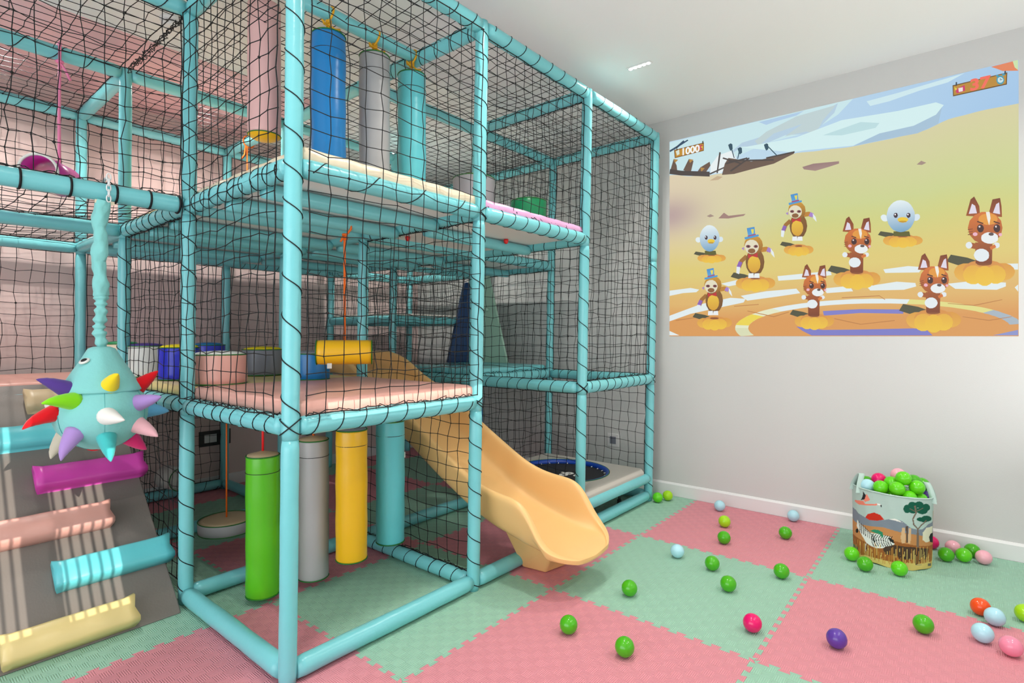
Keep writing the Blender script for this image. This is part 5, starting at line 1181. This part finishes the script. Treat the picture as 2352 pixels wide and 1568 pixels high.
GF = 'loose plastic balls on the foam floor'
for x, y, c, lab in [(4.115, 1.875, 'bright green', 'bright green ball touching the foot of the far right post'), (4.215, 1.835, 'lime', 'lime ball by the baseboard next to the far right post'), (4.212, 1.421, 'pale blue', 'pale blue ball on the pink tile nearest the baseboard, left one'),
        (4.31, .935, 'pale blue', 'pale blue ball against the baseboard, right one'), (3.877, 1.275, 'lime', 'lime ball on the pink tile behind a green ball'), (3.905, .894, 'green', 'green ball alone at the right of the back pink tile'), (3.564, 1.175, 'green', 'green ball just in front of the lime ball on the back pink tile'),
        (3.164, 1.317, 'pale blue', 'pale blue ball at the far edge of the centre mint tile'), (3.119, 1.094, 'green', 'green ball right of the pale blue one on the centre mint tile'), (2.914, .939, 'green', 'green ball in the middle of the centre mint tile'), (3.255, .765, 'green', 'green ball at the right corner of the centre mint tile'),
        (2.544, 1.312, 'green', 'green ball on the mint tile in front of the slide mouth'), (2.05, 1.355, 'green', 'green ball at the left on the foreground pink tile'), (2.05, 1.079, 'green', 'green ball nearest the bottom edge of the photo'), (2.583, .727, 'magenta', 'magenta ball on the near corner of the centre mint tile'),
        (2.677, .413, 'purple', 'dark purple ball on the right pink tile'), (3.055, .135, 'green', 'green ball on the right pink tile behind the purple ball'), (3.423, -.066, 'red orange', 'red orange ball at the right edge'), (3.342, -.114, 'pale blue', 'pale blue ball touching the red orange one'),
        (3.127, -.067, 'pale blue', 'pale blue ball in front at the right edge beside a pink ball'), (3.068, -.155, 'pink', 'pink ball in the bottom right corner'), (3.474, -.225, 'lime', 'lime ball cut off by the right edge'),
        (3.776, .505, 'bright green', 'bright green ball at the left foot of the basket'), (3.655, .425, 'green', 'darker green ball at the left front of the basket'), (3.704, .270, 'bright green', 'bright green ball at the centre front of the basket'),
        (4.115, .075, 'green', 'green ball tucked at the right side of the basket'), (4.30, .150, 'magenta', 'magenta ball behind the right side of the basket'), (4.285, .045, 'light pink', 'light pink ball by the baseboard right of the basket'), (4.17, -.005, 'bright green', 'bright green ball between two pink balls right of the basket'),
        (4.290, -.045, 'green', 'green ball behind the outer pink ball by the baseboard'), (4.201, -.095, 'light pink', 'dusty pink ball outermost of the group right of the basket')]:
    ball(x, y, .0402, c, lab, GF)

# ---------------------------------------------------------------- basket with printed picture
bx, by, br, bh = 3.985, .33, .198, .405
PR_ = []
for ln in BAGDATA.strip().split('\n'):
    w = ln.split(); q = [int(a) for a in w[1:]]; PR_.append((srgb(w[0]), np.array(q[0::2]) / 10, np.array(q[1::2]) / 1000))
NA, NZ_ = 420, 190
ang = np.linspace(0, 360, NA, endpoint=False); zz = np.linspace(0, bh, NZ_); AA, ZZ = np.meshgrid(ang, zz)
img = np.zeros((NZ_, NA, 3)); img[:] = srgb('B5CDC6')
img[ZZ < .23] = srgb('7F8B98'); img[ZZ < .19] = srgb('C58B55'); img[ZZ < .12] = srgb('9C5F2E'); img[ZZ < .07] = srgb('DCC472')
img[(AA > 105) & (AA < 275)] = srgb('B5CDC6')
for c, a, z in PR_:
    ins = np.zeros(AA.shape, bool); j = len(a) - 1
    for i in range(len(a)):
        with np.errstate(divide='ignore', invalid='ignore'):
            cond = ((z[i] > ZZ) != (z[j] > ZZ)) & (AA < (a[j] - a[i]) * (ZZ - z[i]) / (z[j] - z[i] + 1e-12) + a[i])
        ins ^= cond; j = i
    img[ins] = c
t = thing('fabric_basket', 'round fabric basket printed with zebra, flamingo and acacia, full of balls', 'basket', (bx, by, 0))
def bag_r(a, z):
    s = z / bh; r = br * (1 + .010 * np.sin(3 * a + 1) * s + .008 * np.sin(7 * a + z * 9) * s - .02 * (1 - s) + .004 * np.sin(17 * a + z * 30)) * (1 + .04 * np.cos(2 * (a - R(235))) * s)
    return r
ar = np.radians(AA); rr = bag_r(ar, ZZ); zt_ = ZZ + .012 * np.cos(ar - R(150)) * (ZZ / bh) + np.where(ZZ < .02, .006 * np.maximum(0, np.sin(5 * ar)) * (1 - ZZ / .02), 0) + .001
V = np.stack([bx + rr * np.cos(ar), by + rr * np.sin(ar), zt_], -1).reshape(-1, 3); idx = np.arange(NZ_ * NA).reshape(NZ_, NA)
F = np.stack([idx[:-1], np.roll(idx, -1, 1)[:-1], np.roll(idx, -1, 1)[1:], idx[1:]], -1).reshape(-1, 4)
me = bpy.data.meshes.new('printed_side'); me.from_pydata(V.tolist(), [], F.tolist()); ca = me.color_attributes.new('print', 'FLOAT_COLOR', 'POINT'); ca.data.foreach_set('color', np.concatenate([img.reshape(-1, 3), np.ones((NZ_ * NA, 1))], 1).astype(np.float32).ravel())
me.polygons.foreach_set('use_smooth', [True] * len(me.polygons)); o = bpy.data.objects.new('printed_side', me); COL.objects.link(o); o.parent = t; o.location = (-bx, -by, 0)
m = mat('printed_canvas', (1, 1, 1), .75, .25, bump=.3, bscale=14); at = m.node_tree.nodes.new('ShaderNodeAttribute'); at.attribute_name = 'print'; m.node_tree.links.new(at.outputs['Color'], m.node_tree.nodes['Principled BSDF'].inputs['Base Color']); me.materials.append(m)
so = o.modifiers.new('thick', 'SOLIDIFY'); so.thickness = .003; so.offset = -1
M['canvas'] = mat('canvas_trim', srgb('B5CDC6'), .75, .25)
rim = [Vector((bx + bag_r(a, bh) * math.cos(a), by + bag_r(a, bh) * math.sin(a), bh + .012 * math.cos(a - R(150)) + .001)) for a in [2 * math.pi * k / 90 for k in range(90)]]
MB().tube(rim, .0045, 8, closed=True).build('rim', M['canvas'], t)
MB().lathe([(br * .96, .004), (br * .5, .003), (.003, .003)], (bx, by, 0), n=40, cap=False).build('base', M['canvas'], t)
for a0 in (R(118), R(268)):     # two carrying handles
    mb = MB(); P_ = []; n = 18
    for k in range(n + 1):
        q = k / n; a = a0 + R(-13 + 26 * q); h = math.sin(math.pi * q) ** .6 * .085; r = bag_r(a, bh) + .004 - .035 * math.sin(math.pi * q)
        P_.append((Vector((bx + r * math.cos(a), by + r * math.sin(a), bh - .03 + .012 * math.cos(a - R(150)) + h * 1.25)), Vector((math.cos(a0), math.sin(a0), 0)), q))
    v = []
    for p, d, q in P_:
        tt = Vector((-math.sin(a0), math.cos(a0), 0)); nn = Vector((0, 0, 1)) * abs(math.sin(math.pi * q)) + tt * math.cos(math.pi * q) * -1; nn.normalize()
        for s, e in ((-1, 0), (1, 0), (1, 1), (-1, 1)): v.append(p + d * .016 * s + nn * .003 * e)
    f = [(i * 4 + k, i * 4 + (k + 1) % 4, (i + 1) * 4 + (k + 1) % 4, (i + 1) * 4 + k) for i in range(n) for k in range(4)] + [(0, 1, 2, 3), (n * 4 + 3, n * 4 + 2, n * 4 + 1, n * 4)]
    mb.add(v, f).build('handle', M['canvas'], t)
GP = 'plastic balls heaped in the basket'
def onpile(px, py, z): return px, py, z
PILE = [(3.975,0.295,0.499,'light pink','light pink ball at the back top of the heap in the basket'),(3.887,0.264,0.502,'bright green','bright green ball highest at the front of the heap'),(3.956,0.389,0.460,'magenta','magenta ball in the basket behind a green one'),(3.979,0.455,0.426,'green','green ball in the basket beside the left handle'),(4.030,0.380,0.436,'bright green','green ball in the basket in front of the magenta one'),(3.891,0.439,0.428,'pale blue','pale blue ball in the basket at the left rim'),(3.850,0.370,0.439,'bright green','bright green ball in the basket right of the pale blue one'),(3.838,0.291,0.448,'bright green','bright green ball in the middle front of the heap'),(3.904,0.202,0.457,'bright green','bright green ball at the right front of the heap'),(3.914,0.323,0.458,'bright green','green ball behind the middle of the heap'),(3.978,0.221,0.472,'green','green ball at the back right of the heap'),(4.043,0.186,0.447,'green','green ball in the basket under the right handle'),(3.878,0.317,0.386,'bright green','low bright green ball at the front rim, left'),(3.865,0.237,0.401,'bright green','low bright green ball at the front rim, middle'),(4.002,0.177,0.385,'purple','purple ball in the basket at the right rim'),(3.925,0.189,0.384,'bright green','low green ball at the front rim beside the purple one'),(3.985,0.330,0.370,'green','green ball lying deep inside the basket under the others'),(4.058,0.358,0.370,'green','green ball lying deep inside the basket under the others'),(3.943,0.264,0.370,'green','green ball lying deep inside the basket under the others'),(4.034,0.270,0.370,'green','green ball lying deep inside the basket under the others'),(4.125,0.384,0.370,'green','green ball lying deep inside the basket under the others'),(4.073,0.451,0.370,'green','green ball lying deep inside the basket under the others'),(3.852,0.400,0.370,'green','green ball lying deep inside the basket under the others'),(4.092,0.225,0.370,'green','green ball lying deep inside the basket under the others'),(4.132,0.300,0.370,'green','green ball lying deep inside the basket under the others')]
for x, y, z, c, lab in PILE: ball(x, y, z, c, lab, GP)

# ---------------------------------------------------------------- projected game picture on the wall
SY0, SY1, SZ0, SZ1 = 1.8932, -.2549, 1.3223, 2.9454
pv, pf, pc = [], [], []
def wp(s, t_, k): return (WX - .0012 - k * .00001, SY0 + (SY1 - SY0) * s, SZ0 + (SZ1 - SZ0) * t_)
def lerp3(a, b, q): q = max(0, min(1, q)); return tuple(a[i] + (b[i] - a[i]) * q for i in range(3))
def grid(ns, nt, fn, k):
    n0 = len(pv)
    for j in range(nt + 1):
        for i in range(ns + 1):
            s, t_, c = fn(i / ns, j / nt); pv.append(wp(s, t_, k)); pc.append(c)
    for j in range(nt):
        for i in range(ns): a = n0 + j * (ns + 1) + i; pf.append((a, a + ns + 1, a + ns + 2, a + 1))
S1, S2, S3 = srgb('CFE9F3'), srgb('9CC4EC'), srgb('B7D6EF')
grid(12, 8, lambda a, b: (a, .6 + .4 * b, lerp3(lerp3(S1, S2, a ** 1.3), S3, .5 * b)), 0)
DN = [(0, .827), (.10, .800), (.156, .789), (.238, .787), (.328, .792), (.443, .817), (.52, .808), (.607, .799), (.702, .801), (.777, .806), (.865, .837), (.931, .843), (1, .842)]
def dune(s):
    for i in range(len(DN) - 1):
        if DN[i][0] <= s <= DN[i + 1][0]: q = (s - DN[i][0]) / (DN[i + 1][0] - DN[i][0]); q = q * q * (3 - 2 * q); return DN[i][1] + (DN[i + 1][1] - DN[i][1]) * q
    return .84
C1, C2, C3, C4, C5, C6 = map(srgb, ('E3D3B4', 'CBD88A', 'E2CE78', 'E3B76C', 'DE9C55', 'B59A9C'))
def dcol(s, t_):
    y = 1 - t_ / dune(s); c = lerp3(C1, C2, min(1, s * 1.9) * min(1, .35 + y * 1.6)); c = lerp3(c, C3, (y - .30) / .28); c = lerp3(c, C4, (y - .62) / .16); c = lerp3(c, C5, (y - .80) / .10)
    c = lerp3(c, C6, .85 * math.exp(-((s / .12) ** 2) - ((t_ - .62) / .09) ** 2)); return c
grid(60, 50, lambda a, b: (a, dune(a) * b, dcol(a, dune(a) * b)), 1)
for k, ln in enumerate(PICDATA.strip().split('\n')):
    w = ln.split(); q = [int(a) / 1000 for a in w[2:]]; pts = list(zip(q[0::2], q[1::2])); c1, c2 = srgb(w[0]), srgb(w[1]); t0 = min(p[1] for p in pts); t1 = max(p[1] for p in pts) + 1e-6; n0 = len(pv)
    if len(pts) < 3: continue
    for p in pts: pv.append(wp(p[0], p[1], 2 + k)); pc.append(lerp3(c2, c1, (p[1] - t0) / (t1 - t0)))
    f = tuple(range(n0, n0 + len(pts))); pf.append(f)
mb = MB().add(pv, pf); PIC = mb.build('projected_picture', None or M['dark'], smooth=False); PIC.data.materials.clear()
ca = PIC.data.color_attributes.new('light', 'FLOAT_COLOR', 'POINT'); ca.data.foreach_set('color', np.array([(*c, 1) for c in pc], dtype=np.float32).ravel())
m = bpy.data.materials.new('projected_light'); m.use_nodes = True; nt = m.node_tree; b = nt.nodes['Principled BSDF']; b.inputs['Base Color'].default_value = (.03, .03, .03, 1); b.inputs['Roughness'].default_value = .9
at = nt.nodes.new('ShaderNodeAttribute'); at.attribute_name = 'light'; nt.links.new(at.outputs['Color'], b.inputs['Emission Color']); b.inputs['Emission Strength'].default_value = .74; PIC.data.materials.append(m)
tag(PIC, 'large bright projected cartoon game picture of foxes, birds and hatted monkeys on the right wall', 'projection')
def emis(name, c, s=.75):
    m = bpy.data.materials.new(name); m.use_nodes = True; b = m.node_tree.nodes['Principled BSDF']; b.inputs['Base Color'].default_value = (.1, .1, .1, 1); b.inputs['Emission Color'].default_value = (*c, 1); b.inputs['Emission Strength'].default_value = s; return m
def wall_text(body, s, t_, size, m, rot=0):
    p = wp(s, t_, 420); basis = Matrix(((0, 0, -1, 0), (-1, 0, 0, 0), (0, 1, 0, 0), (0, 0, 0, 1)))
    o = text(body, size, m, 'score_digits', PIC, Matrix.Translation(p) @ basis @ Matrix.Rotation(R(rot), 4, 'Z'), offset=size * .035); return o
wall_text('1000', .083, .931, .078, emis('digit_white', (.9, .92, .9)), 0); wall_text('37', .919, .943, .095, emis('digit_red', (.85, .07, .02)), 0)
